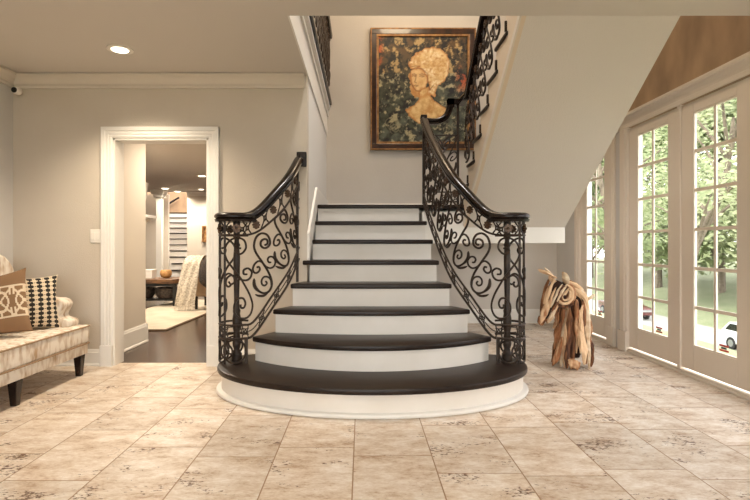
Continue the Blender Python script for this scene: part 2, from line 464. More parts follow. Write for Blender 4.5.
# ------------------------------------------------------------------ right wall doors
GZ0, GZ1 = .245, 2.127
def french_leaf(n, y0, y1, tagged):
    x0, x1 = XR+.01, XR+.037
    g0, g1 = y0+.147, y1-.147
    z0, z1 = .05, 2.215
    d = MB()
    d.box(x0, x1, y0, g0, z0, z1).box(x0, x1, g1, y1, z0, z1).box(x0, x1, g0, g1, z0, GZ0).box(x0, x1, g0, g1, GZ1, z1)
    o = struct(d, 'door_%d' % n, M['door'], bevel=.003)
    mu = MB(); ym = (g0+g1)/2
    mu.box(x0+.008, x1-.008, ym-.013, ym+.013, GZ0, GZ1)
    for k in range(1, 6):
        z = GZ0+(GZ1-GZ0)*k/6
        mu.box(x0+.009, x1-.009, g0+.002, g1-.002, z-.013, z+.013)
    # glazing bead
    for (a, c) in ((g0, g0+.007), (g1-.007, g1)): mu.box(x0+.004, x1-.004, a, c, GZ0, GZ1)
    mu.box(x0+.004, x1-.004, g0, g1, GZ0, GZ0+.012).box(x0+.004, x1-.004, g0, g1, GZ1-.012, GZ1)
    mu.build('muntin_grid', M['door'], o)
    MB().box(x0+.021, x0+.025, g0, g1, GZ0, GZ1).build('pane', M['glass'], o)
    if tagged:
        s = MB()
        s.box(x0+.0195, x0+.0205, ym-.075-.05, ym-.03, GZ0+.025, GZ0+.04).box(x0+.0195, x0+.0205, ym-.125, ym-.03, GZ0+.06, GZ0+.075)
        s2 = MB().box(x0+.0195, x0+.0205, ym-.1, ym-.055, GZ0+.042, GZ0+.058)
        so = s.build('window_sticker', M['red'])
        tag(so, {1: 'small red sticker at the foot of the left leaf of the double glass doors',
                 2: 'small red and black sticker at the foot of the glass door nearest the camera',
                 5: 'small red sticker at the foot of the narrow far window behind the horse sculpture'}[n], 'sticker', 'stickers on the door glass')
        MB().box(x0+.0193, x0+.0203, ym-.105, ym-.05, GZ0+.043, GZ0+.057).build('sticker_mark', M['black'], so)
    return o
french_leaf(1, 4.20, 4.975, True)
french_leaf(2, 3.40, 4.16, True)
french_leaf(3, 2.60, 3.36, False)  # this leaf and the next are unseen, added to let in daylight
french_leaf(4, 1.80, 2.56, False)
french_leaf(5, 5.345, 6.075, True)
# trims of the right wall: mullion posts, casings, head, sill
t = MB()
t.box(XR-.006, XR+.06, 4.16, 4.20, 0, OZ)
t.box(XR-.006, XR+.06, 3.36, 3.40, 0, OZ).box(XR-.006, XR+.06, 2.56, 2.60, 0, OZ)
t.box(XR-.01, XR+.07, 1.76, 4.99, 0, .035).box(XR-.022, XR+.06, 1.76, 4.99, 0, .018)
t.box(XR-.01, XR+.07, 5.33, 6.09, 0, .035)
for (a, c) in ((4.975, 5.11), (6.08, 6.2), (5.22, 5.345), (1.64, 1.78)):
    t.box(XR-.018, XR+.06, a, c, 0, OZ+.01).box(XR-.028, XR+.0, a+.035, c-.035, .2, OZ)
    t.box(XR-.036, XR+.0, a-.008, c+.008, 0, .2)
hp = [(0, 0), (.02, 0), (.024, .03), (.02, .034), (.026, .06), (.045, .085), (.05, .1), (.07, .105), (.072, .125), (0, .13)]
t.prism(hp, lambda a, c, d: (XR-a, d, OZ+c), 1.6, 6.25)
struct(t, 'trim_doors', M['door'], bevel=.002)

# ------------------------------------------------------------------ main staircase
R = .185; XM = .075
stair = thing('staircase', (XM, 3.6, 0), 'central staircase with dark wood treads, white risers and a wide curved bottom step', 'staircase')
def arc_front(half, ytip, yfront, n=24):
    """front edge from left tip to right tip, bowed toward the camera"""
    sag = ytip-yfront
    if sag < .004: return [(XM-half, ytip), (XM+half, ytip)]
    rad = (half*half+sag*sag)/(2*sag); yc = yfront+rad; a = math.asin(min(1, half/rad))
    return [(XM+rad*math.sin(-a+2*a*k/n), yc-rad*math.cos(-a+2*a*k/n)) for k in range(n+1)]
# first step: rounded D
def dstep(a, b, yc, yb, back):
    pts = [(XM+a*math.cos(PI+PI*k/48), yc+b*math.sin(PI+PI*k/48)) for k in range(49)]
    right = [(a-.01, yc+.08), (a-.05, yc+.165), (a-.12, yc+.235), (a-.22, yb)]
    pts += [(XM+u, v) for u, v in right]
    pts += [(XM-u, v) for u, v in right[::-1]]
    return pts
treads = {1: dstep(1.142, .72, 3.75, 4.03, 0)}
bodies = {1: dstep(1.112, .687, 3.75, 4.0, 0)}
spec = {2: (.905, 3.775, 3.425, .775, 3.985), 3: (.778, 3.93, 3.82, .672, 4.15), 4: (.668, 4.12, 4.09, .60, 4.40)}
for n, (hf, yt, yf, hb, ybk) in spec.items():
    fr = arc_front(hf, yt, yf)
    treads[n] = fr+[(XM+hb, ybk), (XM-hb, ybk)]
    i = .03
    fr = arc_front(hf-.02, yt+.02, yf+i)
    bodies[n] = fr+[(XM+hb-.015, ybk+.02), (XM-hb+.015, ybk+.02)]
XWL = XS+.022
treads[5] = [(XM-.595, YW-.005), (XM-.595, 4.365), (XM+.6, 4.365), (XM+.59, 4.67), (XWL, 4.67), (XWL, YW-.005)]
bodies[5] = [(XWL+.002, 4.395), (XM+.58, 4.395), (XM+.57, 4.69), (XWL+.002, 4.69)]
treads[6] = [(XWL, 4.635), (XM+.585, 4.635), (XM+.57, 4.94), (XWL, 4.94)]
bodies[6] = [(XWL+.002, 4.665), (XM+.57, 4.665), (XM+.555, 4.96), (XWL+.002, 4.96)]
treads[7] = [(XWL, 4.91), (XM+.565, 4.91), (XM+.55, 5.22), (XWL, 5.22)]
bodies[7] = [(XWL+.002, 4.94), (XM+.55, 4.94), (XM+.53, 5.23), (XWL+.002, 5.23)]
treads[8] = [(XWL, 5.18), (1.10, 5.18), (1.10, 5.5), (XWL, 5.5)]
bodies[8] = [(XWL+.002, 5.21), (XM+.52, 5.21), (XM+.52, 5.45), (XWL+.002, 5.45)]
for n in range(1, 9):
    top = n*R
    b = MB().plan(bodies[n], 0 if n < 8 else 0, top-.036)
    b.build('riser', M['riser'], stair)
    MB().plan(treads[n], top-.04, top).build('tread', M['tread'], stair, bevel=.010, smooth=True)
    # cove under the nosing
    if n <= 4:
        pass
MB().plan(dstep(1.15, .722, 3.75, 4.03, 0), 0, .03).build('base_moulding', M['white'], stair, bevel=.012, smooth=True)
# skirt board against the stairwell wall
sk = [(YW+.005, .93), (YW+.005, 1.16), (5.2, 1.66), (5.26, 1.66), (YB, 1.66), (YB, 1.42), (5.2, 1.42)]
MB().prism(sk, lambda a, c, d: (d, a, c), XS+.0, XWL-.002).build('skirt_board', M['white'], stair)
# landing
ld = thing('stair_landing', (1.0, 6.0, 1.08), 'white boxed landing at the top of the central stairs, below the large painting', 'landing')
MB().box(XS+.001, 2.07, 5.50, YB-.001, 1.08, 1.44).box(.62, 2.07, 5.10, 5.5, 1.08, 1.40).build('landing_box', M['white'], ld)
MB().box(XS+.001, 2.07, 5.50, YB-.001, 1.44, 1.48).box(1.1, 2.07, 5.18, 5.5, 1.44, 1.48).build('landing_floor', M['tread'], ld)

# ------------------------------------------------------------------ upper flight on the right
RUN = .26
us = thing('upper_staircase', (1.55, 4.0, 1.08), 'upper stair flight with sloping plaster underside rising to the right above the glass doors', 'staircase')
UX0, UX1 = 1.04, 2.07
def zs(y): return 1.24+(5.10-y)*.708   # underside of the flight
def ynose(n): return 5.19-(n-9)*RUN
MB().prism([(5.10, zs(5.10)), (5.10, zs(5.10)+.12), (YE, zs(YE)+.12), (YE, zs(YE))], lambda a, c, d: (d, a, c), UX0+.03, UX1).build('sloped_soffit', M['soffit'], us)
pr = [(5.10, 1.24)]
pr += [(5.10, 1.48), (ynose(9)-.02, 1.48)]
for n in range(9, 16):
    pr += [(ynose(n)-.02, n*R-.035), (ynose(n+1)-.02, n*R-.035)]
pr = [p for p in pr if p[0] > YE+.02]
yl, zl = pr[-1]
pr += [(YE+.002, zl), (YE+.002, zs(YE))]
MB().prism(pr, lambda a, c, d: (d, a, c), UX0, UX0+.03).build('stringer', M['stringer'], us)
MB().prism([(5.08, zs(5.08)-.004), (5.08, zs(5.08)+.05), (YE+.003, zs(YE)+.05), (YE+.003, zs(YE)-.004)], lambda a, c, d: (d, a, c), UX0-.014, UX0-.0005).build('stringer_moulding', M['cream'], us)
for n in range(9, 16):
    y1 = ynose(n); y0 = max(y1-.33, YE+.004)
    MB().box(UX0-.014, UX1-.01, y0, y1, n*R-.03, n*R).build('tread', M['tread'], us, bevel=.01, smooth=True)
    MB().box(UX0+.03, UX1-.01, y1-.05, y1-.03, (n-1)*R, n*R-.035).build('riser', M['riser'], us)

# ------------------------------------------------------------------ wrought-iron balustrades
class Rail:
    def __init__(s, pts, mirror=False, smooth=True, per=10):
        d = catmull(pts, per) if smooth else [Vector(p) for p in pts]
        if mirror: d = [Vector((2*XM-p.x, p.y, p.z)) for p in d]
        s.p = d; s.s = [0]
        for a, b in zip(d, d[1:]): s.s.append(s.s[-1]+math.hypot(b.x-a.x, b.y-a.y))
        s.L = s.s[-1]
        s.sub = lambda q: .66; s.rl = lambda q: .85; s.v2 = .10
    def at(s, q):
        q = min(max(q, 0), s.L)
        lo, hi = 0, len(s.s)-1
        while hi-lo > 1:
            m = (lo+hi)//2
            if s.s[m] <= q: lo = m
            else: hi = m
        t = (q-s.s[lo])/max(1e-9, s.s[hi]-s.s[lo])
        return s.p[lo].lerp(s.p[hi], t)
    def sv(s, q, v):
        p = s.at(q)
        return Vector((p.x, p.y, p.z+v))
    def frame(s, q):
        a, b = s.at(q-.01), s.at(q+.01); t = (b-a).normalized()
        hz = Vector((t.x, t.y, 0)).normalized()
        return t, Vector((hz.y, -hz.x, 0))
    def nearest(s, px, s0, s1):
        best = None
        for k in range(401):
            q = s0+(s1-s0)*k/400; p = s.at(q)
            e = abs(CX+F*p.x/p.y-px)
            if best is None or e < best[0]: best = (e, q)
        return best[1]
    def inv(s, px, py, s0, s1):
        q = s.nearest(px, s0, s1); p = s.at(q)
        return q, H+(CY-py)*p.y/F-p.z

BL = [(1.04, 3.905, .37), (1.11, 3.915, .37), (1.19, 3.88, .37), (1.226, 3.79, .37), (1.195, 3.70, .37), (1.11, 3.662, .37), (1.03, 3.688, .37),
      (.965, 3.775, .385), (.85, 3.93, .57), (.748, 4.11, .755), (.70, 4.37, .94), (.672, 4.64, 1.125), (.65, 4.91, 1.31), (.635, 5.16, 1.495)]
rightR = Rail(BL)
S_POST = min(range(len(rightR.p)), key=lambda i: (rightR.p[i]-Vector((1.03, 3.688, .37))).length)
S_POST = rightR.s[S_POST]
def step01(x): x = min(1, max(0, x)); return x*x*(3-2*x)
def setv(r, sp):
    def soft(q):
        n = 8; w_ = .10
        return sum(r.at(q+w_*k/n).z for k in range(-n, n+1))/(2*n+1)-r.at(q).z if w_ < q < r.L-w_ else 0
    r.sub = lambda q: .763-.095*step01((q-sp)/.45)+soft(q)
    r.rl = lambda q: .893-.03*step01((q-sp)/.45)+soft(q)
setv(rightR, S_POST)
leftR = Rail(BL[:11], mirror=True); setv(leftR, S_POST)
# trim left rail at the wall
Q_LEFT_END = leftR.L

# motif traced once, in (distance along rail, height above nosing line)
def B(u, v): return (430+u/6.25, 240+v/6.25)
raw = {
 'stem': [(318, 52), (304, 44), (304, 22), (322, 14), (343, 26), (346, 52), (328, 70), (302, 66), (285, 42), (290, 8), (312, -16), (345, -22), (376, -2), (390, 40), (382, 85), (345, 145), (305, 205), (280, 255), (273, 300), (290, 340), (325, 354), (362, 336), (386, 298), (390, 252)],
 'a': [(276, 305), (280, 272), (298, 253), (324, 252), (341, 272), (338, 298), (319, 306), (305, 292), (313, 279)],
 'b': [(335, 162), (312, 188), (280, 196), (256, 178), (250, 148), (264, 127), (287, 125), (300, 142), (294, 160), (280, 160)],
 'c': [(338, 158), (362, 150), (388, 164), (398, 192), (386, 217), (364, 220), (351, 202), (360, 186), (372, 188)],
 'd': [(292, 345), (325, 368), (360, 368), (382, 355)],
}
M1 = {}
qc = rightR.nearest(B(340, 150)[0], S_POST, rightR.L)
for k, pl in raw.items():
    out = []
    for u, v in pl:
        px, py = B(u, v); q, vv = rightR.inv(px, py, S_POST-.08, rightR.L); out.append((q-qc, vv))
    M1[k] = [(p.x, p.y) for p in catmull([(a, c, 0) for a, c in out], 4)]
STEP = .213

def lbl(o, l): o['label'] = l; return o
def motif(r, q0, parent, clip0=-1, clip1=99, flip=False, vsc=1.0, keys=('stem', 'a', 'b', 'c', 'd')):
    for k in keys:
        pts = []
        for dq, v in M1[k]:
            q = q0+(-dq if flip else dq)
            if q < clip0 or q > clip1: 
                if len(pts) > 3: break
                pts = []
                continue
            v = min(max(v*vsc, r.v2+.004), r.sub(q)-.004)
            pts.append(r.sv(q, v))
        if len(pts) < 4: continue
        m = MB()
        n = len(pts)
        rad = .009 if k == 'stem' else .008
        rs = [rad]*n
        if k == 'stem':
            for i in range(max(0, n-10), n): rs[i] = rad+.005*math.sin((i-(n-10))/9*PI)-(.004 if i == n-1 else 0)
        if k == 'd': rs = [rad*(.5+.9*math.sin(PI*i/(n-1))) for i in range(n)]
        m.tube(pts, rs, 6).build('scroll' if k != 'd' else 'leaf', M['iron'], parent, smooth=True)
def bar(r, q0, q1, vf, rad, parent, name, mat=None, n=None):
    n = n or max(4, int((q1-q0)/.025))
    pts = [r.sv(q0+(q1-q0)*k/n, vf(q0+(q1-q0)*k/n)) for k in range(n+1)]
    return MB().tube(pts, rad, 6).build(name, mat or M['iron'], parent, smooth=True)
def rosette(r, q, v, parent, rad=.034):
    c = r.sv(q, v); t, nrm = r.frame(q); t = Vector((t.x, t.y, 0)).normalized(); up = Vector((0, 0, 1))
    m = MB()
    def P(a, b, d): return c+t*a+up*b+nrm*d
    for k in range(8):
        an = 2*PI*k/8; ca, sa = math.cos(an), math.sin(an)
        ring = []
        for j in range(8):
            b = 2*PI*j/8; a0 = rad*.62+rad*.36*math.cos(b); b0 = rad*.27*math.sin(b)
            ring.append((a0*ca-b0*sa, a0*sa+b0*ca))
        vs = [P(a, b, .009) for a, b in ring]+[P(a, b, -.009) for a, b in ring]
        m.add(vs, [tuple(range(8)), tuple(range(8, 16))[::-1]]+[(j, (j+1) % 8, 8+(j+1) % 8, 8+j) for j in range(8)])
    for dsg in (1, -1):
        vs = []
        for i, (rr, d) in enumerate(((.013, .006), (.009, .014), (.003, .017))):
            for j in range(8): vs.append(P(rr*math.cos(2*PI*j/8), rr*math.sin(2*PI*j/8), d*dsg))
        m.add(vs, [(i*8+j, i*8+(j+1) % 8, (i+1)*8+(j+1) % 8, (i+1)*8+j) for i in range(2) for j in range(8)]+[tuple(range(16, 24))])
    lbl(m.build('rosette', M['bronze'], parent, smooth=True), 'round bronze flower rosette')
def xcell(r, q, hw, v0f, v1f, parent, name='frieze_lattice', rad=.0048):
    m = MB()
    def pt(a, b):
        qq = q+a*hw; v0, v1 = v0f(qq), v1f(qq)
        return r.sv(qq, v0+(v1-v0)*(.5+.5*b))
    for rot in range(4):
        pts = []
        for k in range(13):
            x = -1+2*k/12; y = 1-.72*math.cos(x*PI/2)**.9 if abs(x) < 1 else 1
            a, b = [(x, y), (x, -y), (y, x), (-y, x)][rot]
            pts.append(pt(a, b))
        m.tube(pts, rad, 5)
    ring = [pt(.2*math.cos(2*PI*k/12), .2*math.sin(2*PI*k/12)) for k in range(13)]
    m.tube(ring, rad, 5)
    m.build(name, M['iron'], parent, smooth=True)
def boxcell(r, q, parent, v2=.10, rad=.0045):
    m = MB(); w = .03
    def pt(a, b): return r.sv(q+a*w, v2*(.5+.5*b))
    for sg in (-1, 1):
        m.tube([pt(sg*(1-.35*math.cos(b*PI/2)), b) for b in [-1+k/4 for k in range(9)]], rad, 5)
        m.tube([pt(b, sg*(.5-.12*math.cos(b*PI/2))) for b in [-1+k/4 for k in range(9)]], rad, 5)
        m.tube([pt(sg*.25, 0), pt(sg*.7, 0)], rad, 5); m.tube([pt(0, sg*.2), pt(0, sg*.42)], rad, 5)
    m.tube([pt(.28*math.cos(2*PI*k/10), .24*math.sin(2*PI*k/10)) for k in range(11)], rad, 5)
    m.build('base_lattice', M['iron'], parent, smooth=True)
RAILPROF = [(-.030, -.03), (-.036, -.012), (-.026, -.006), (-.037, .004), (-.038, .016), (-.03, .028), (-.014, .036), (.014, .036), (.03, .028), (.038, .016), (.037, .004), (.026, -.006), (.036, -.012), (.030, -.03)]

def furnish(r, parent, q0, q1, m_q, base=True):
    """bars, friezes and scrolls of a balustrade between q0 and q1"""
    if base:
        bar(r, q0, q1, lambda q: .0, .0095, parent, 'bottom_bar')
        bar(r, q0, q1, lambda q: r.v2, .0085, parent, 'lower_bar')
    bar(r, q0, q1, lambda q: r.sub(q), .0085, parent, 'upper_bar')
    k = 0; q = q0+.05
    while q < q1-.03:
        if k % 2 == 0: xcell(r, q, .043, lambda z: r.sub(z), lambda z: r.rl(z)-.03, parent)
        else: rosette(r, q, (r.sub(q)+r.rl(q)-.03)/2, parent)
        q += .088; k += 1
    q = q0+.08
    while base and q < q1-.04:
        boxcell(r, q, parent, r.v2)
        q2 = min(q+.16, q1)
        bar(r, q+.03, q2-.03, lambda z: r.v2*.5, .004, parent, 'link_bar', n=4) if q2-.03 > q+.05 else None
        q += .16
    for mq in m_q: motif(r, mq, parent, q0, q1)

def newel(c, z0, z1, parent):
    h = z1-z0
    prof = [(.04, 0), (.04, .05), (.03, .06), (.022, .085), (.03, .11), (.033, .13), (.024, .15), (.028, .17), (.022, .2), (.03, .24), (.033, .3), (.026, .34), (.03, .36), (.022, .38),
            (.02, .45), (.024, .6), (.026, .75), (.02, .82), (.028, .835), (.02, .85), (.017, .87), (.03, .9), (.022, .93), (.028, .96), (.028, 1)]
    MB().lathe([(r_, k*h) for r_, k in prof], (c[0], c[1], z0), 14).build('newel_post', M['iron'], parent, smooth=True)

# second traced motif: the drum around the newel (left side of the photograph)
def T1(u, v): return (205+u/6.25, 210+v/6.25)
def T2(u, v): return (205+u/5., 280+v/5.)
rawdrum = [
 [T1(225, 240), T1(200, 238), T1(188, 255), T1(205, 275), T1(235, 268), T1(256, 235), T1(248, 195), T1(215, 175), T1(170, 182), T1(135, 215), T1(122, 260), T1(135, 310), T1(175, 365), T1(225, 430), T2(195, 20), T2(222, 70), T2(237, 120), T2(230, 165), T2(200, 192), T2(168, 188), T2(148, 165), T2(147, 125), T2(165, 95), T2(190, 92), T2(202, 115), T2(195, 138), T2(180, 138), T2(178, 122)],
 [T1(205, 430), T1(250, 440), T1(285, 420), T1(292, 385), T1(270, 365), T1(243, 375), T1(243, 400), T1(262, 402)],
 [T1(200, 425), T1(165, 408), T1(135, 430), T1(130, 465), T1(150, 480), T1(165, 462)],
]
QM_L = leftR.nearest(220, .0, S_POST)
drum = []
for pl in rawdrum:
    o = []
    for px, py in pl:
        q, v = leftR.inv(max(px, 219.5), py, .25, S_POST+.16)
        o.append((q, v))
    drum.append([(p.x, p.y) for p in catmull([(a, c, 0) for a, c in o], 4)])

def drum_scrolls(r, parent):
    for pl in drum:
        for sh, fl in ((0, 1), (-.30, 1)):
            pts = []
            qm = S_POST-.1
            for q, v in pl:
                qq = (q if fl > 0 else 2*qm-q)+sh
                if qq < .005: 
                    if len(pts) > 3: break
                    pts = []; continue
                pts.append(r.sv(qq, min(max(v, r.v2), r.sub(qq))))
            if len(pts) > 3: MB().tube(pts, .0082, 6).build('scroll', M['iron'], parent, smooth=True)
    # circles between the tread and the lowest ring
    for q0, rd in ((S_POST-.06, .085), (S_POST-.19, .085), (S_POST-.125, .05), (S_POST-.30, .085), (S_POST-.42, .07)):
        if q0-rd < 0: continue
        pts = [r.sv(q0+rd*math.cos(2*PI*k/24), -.0925+min(rd, .088)*math.sin(2*PI*k/24)) for k in range(25)]
        MB().tube(pts, .0075, 6).build('base_ring', M['iron'], parent, smooth=True)

def grand_balustrade(r, label, end_q, left):
    c0 = r.sv(S_POST-.25, 0)
    cx = 2*XM-1.10 if left else 1.10
    C = (cx, 3.79)
    th = thing('stair_balustrade', (cx, 3.79, R), label, 'balustrade', 'wrought iron balustrades of the staircase')
    n_m = [S_POST+.185+STEP*k for k in range(12)]
    n_m = [q for q in n_m if q < end_q+.12]
    furnish(r, th, .0, end_q, n_m)
    drum_scrolls(r, th)
    # handrail with a drum-shaped volute
    pts = [r.sv(q, r.rl(q)) for q in [i*.02 for i in range(int(end_q/.02)+1)]+[end_q]]
    if left: pts.append(Vector((-.525, YW-.03, pts[-1].z+.02)))
    h = MB().sweep([p for p in pts], RAILPROF)
    z = r.sv(0, r.rl(0)).z
    h.lathe([(.02, z-.032), (.15, z-.03), (.155, z-.014), (.145, z-.006), (.158, z+.002), (.16, z+.016), (.152, z+.028), (.12, z+.036), (.01, z+.037)], (C[0], C[1], 0), 36)
    lbl(h.build('handrail', M['rail_wood'], th, smooth=True), 'dark polished wood handrail ending in a round volute')
    newel(C, R, z-.03, th)
    # slim uprights
    for q in (S_POST+.03,):
        p = r.sv(q, 0); MB().box(p.x-.011, p.x+.011, p.y-.011, p.y+.011, R, p.z+.005).build('foot_post', M['iron'], th)
    for q in (.10, .26, .40):
        p = r.sv(q, 0); MB().box(p.x-.007, p.x+.007, p.y-.007, p.y+.007, R, z-.02).build('upright', M['iron'], th)
    return th
lb = grand_balustrade(leftR, 'left wrought iron stair balustrade, its dark handrail ending at a block on the beige wall', Q_LEFT_END, True)
p = leftR.sv(Q_LEFT_END-.05, 0)
MB().box(p.x-.011, p.x+.011, p.y-.011, p.y+.011, 4*R, p.z+.84).build('upright', M['iron'], lb)
zr = leftR.sv(Q_LEFT_END, .86).z
lbl(MB().box(-.572, -.486, YW-.036, YW-.001, zr-.055, zr+.075).build('wall_block', M['rail_wood'], lb, bevel=.006), 'square dark wood block where the handrail meets the wall')

rb = grand_balustrade(rightR, 'right wrought iron balustrade with scrolls and dark handrail, curving up to the landing', rightR.L, False)
p = rightR.sv(rightR.L-.01, 0)
zt = p.z+rightR.rl(rightR.L)
MB().box(p.x-.014, p.x+.014, p.y-.014, p.y+.014, 8*R, zt+.03).build('upright', M['iron'], rb)
MB().box(p.x-.032, p.x+.032, p.y-.035, p.y+.03, zt-.03, zt+.045).build('rail_cap', M['rail_wood'], rb, bevel=.006)

# upper flight balustrade with the gooseneck over the landing
ub = thing('stair_balustrade', (1.0, 4.9, 1.48), 'upper wrought iron balustrade in front of the painting, climbing the upper flight', 'balustrade', 'wrought iron balustrades of the staircase')
UXR = UX0-.008
upts = [(UXR, 5.02, 1.555), (UXR, 4.9, 1.665+.02), (UXR, YE+.02, 1.665+.02+(4.9-YE-.02)*R/RUN)]
uR = Rail(upts, smooth=False); uR.v2 = 0; uR.sub = lambda q: .64; uR.rl = lambda q: .81 
furnish(uR, ub, 0.0, uR.L, [.1+STEP*k for k in range(9)], False)
lR = Rail([(.66, 5.20, 1.50), (1.0, 5.20, 1.50)], smooth=False); lR.sub = lambda q: .70
bar(lR, 0, lR.L, lambda q: .01, .009, ub, 'bottom_bar'); bar(lR, 0, lR.L, lambda q: .11, .008, ub, 'lower_bar'); bar(lR, 0, lR.L, lambda q: .70, .008, ub, 'upper_bar')
for q in (.07, .2, .32): boxcell(lR, q, ub, .11)
for mq, fl in ((.11, False), (.24, True)): motif(lR, mq, ub, 0, lR.L, flip=fl)
MB().box(.985, 1.009, 5.19, 5.21, 8*R, 2.56).build('upright', M['iron'], ub)
goose = [(.66, 5.20, zt-.005), (.72, 5.20, zt-.01), (.79, 5.20, zt-.005), (.86, 5.20, zt+.03), (.90, 5.20, zt+.09), (.915, 5.20, zt+.15)]
g = MB().sweep(catmull(goose, 5), RAILPROF)
zg = zt+.19
g.box(.885, .955, 5.165, 5.235, zg-.06, zg+.035)
g.box(.885, UXR+.03, 5.165, 5.235, zg-.03, zg+.032)
rail_u = [(UXR, 5.22, zg), (UXR, 5.06, zg+.0)]+[(UXR, y, 1.685+(4.9-y)*R/RUN+.81) for y in (4.86, 4.6, 4.0, 3.6, YE+.02)]
g.sweep([Vector(q) for q in rail_u], RAILPROF)
lbl(g.build('handrail', M['rail_wood'], ub, smooth=True), 'dark polished wood handrail with a gooseneck')
for n in range(9, 16):
    y = ynose(n)-.3
    if y < YE+.05: continue
    MB().box(UXR-.008, UXR+.008, y-.008, y+.008, n*R, 1.685+(4.9-y)*R/RUN+.05).build('upright', M['iron'], ub)

# gallery balustrade, upper left
gb = thing('stair_balustrade', (XS+.02, 5.0, ZF), 'gallery wrought iron balustrade high on the left, above the white fascia', 'balustrade', 'wrought iron balustrades of the staircase')
gR = Rail([(XS+.045, YB-.01, ZF+.03), (XS+.045, YE+.02, ZF+.03)], smooth=False); gR.sub = lambda q: .72; gR.rl = lambda q: .90
furnish(gR, gb, .0, gR.L, [.1+.2*k for k in range(18)])
lbl(MB().sweep([gR.sv(0, .9), gR.sv(gR.L, .9)], RAILPROF).build('handrail', M['rail_wood'], gb, smooth=True), 'dark polished wood handrail')
MB().box(XS+.0, XS+.075, YE+.01, YB-.002, ZF, ZF+.04).build('bottom_rail', M['rail_wood'], gb)

# ------------------------------------------------------------------ painting
PX0, PX1 = at(371, 0, YB).x, at(474.5, 0, YB).x
PZ0, PZ1 = at(0, 150, YB).z, at(0, 30, YB).z
pt_ = thing('painting', ((PX0+PX1)/2, YB-.02, PZ0), 'large framed painting of a pale female bust with piled hair above the landing', 'painting')
def rframe(mb, x0, x1, z0, z1, w, y0, y1):
    mb.box(x0, x1, y0, y1, z0, z0+w).box(x0, x1, y0, y1, z1-w, z1).box(x0, x0+w, y0, y1, z0+w, z1-w).box(x1-w, x1, y0, y1, z0+w, z1-w)
f = MB(); rframe(f, PX0, PX1, PZ0, PZ1, .075, YB-.055, YB-.002); f.build('frame', M['frame_dark'], pt_, bevel=.004)
f = MB(); rframe(f, PX0-.008, PX1+.008, PZ0-.008, PZ1+.008, .018, YB-.06, YB-.01); lbl(f.build('outer_moulding', M['gold'], pt_, bevel=.003), 'thin gilded outer edge')
f = MB(); rframe(f, PX0+.07, PX1-.07, PZ0+.07, PZ1-.07, .034, YB-.05, YB-.004); lbl(f.build('inner_moulding', M['gold'], pt_, bevel=.003), 'gilded inner edge')
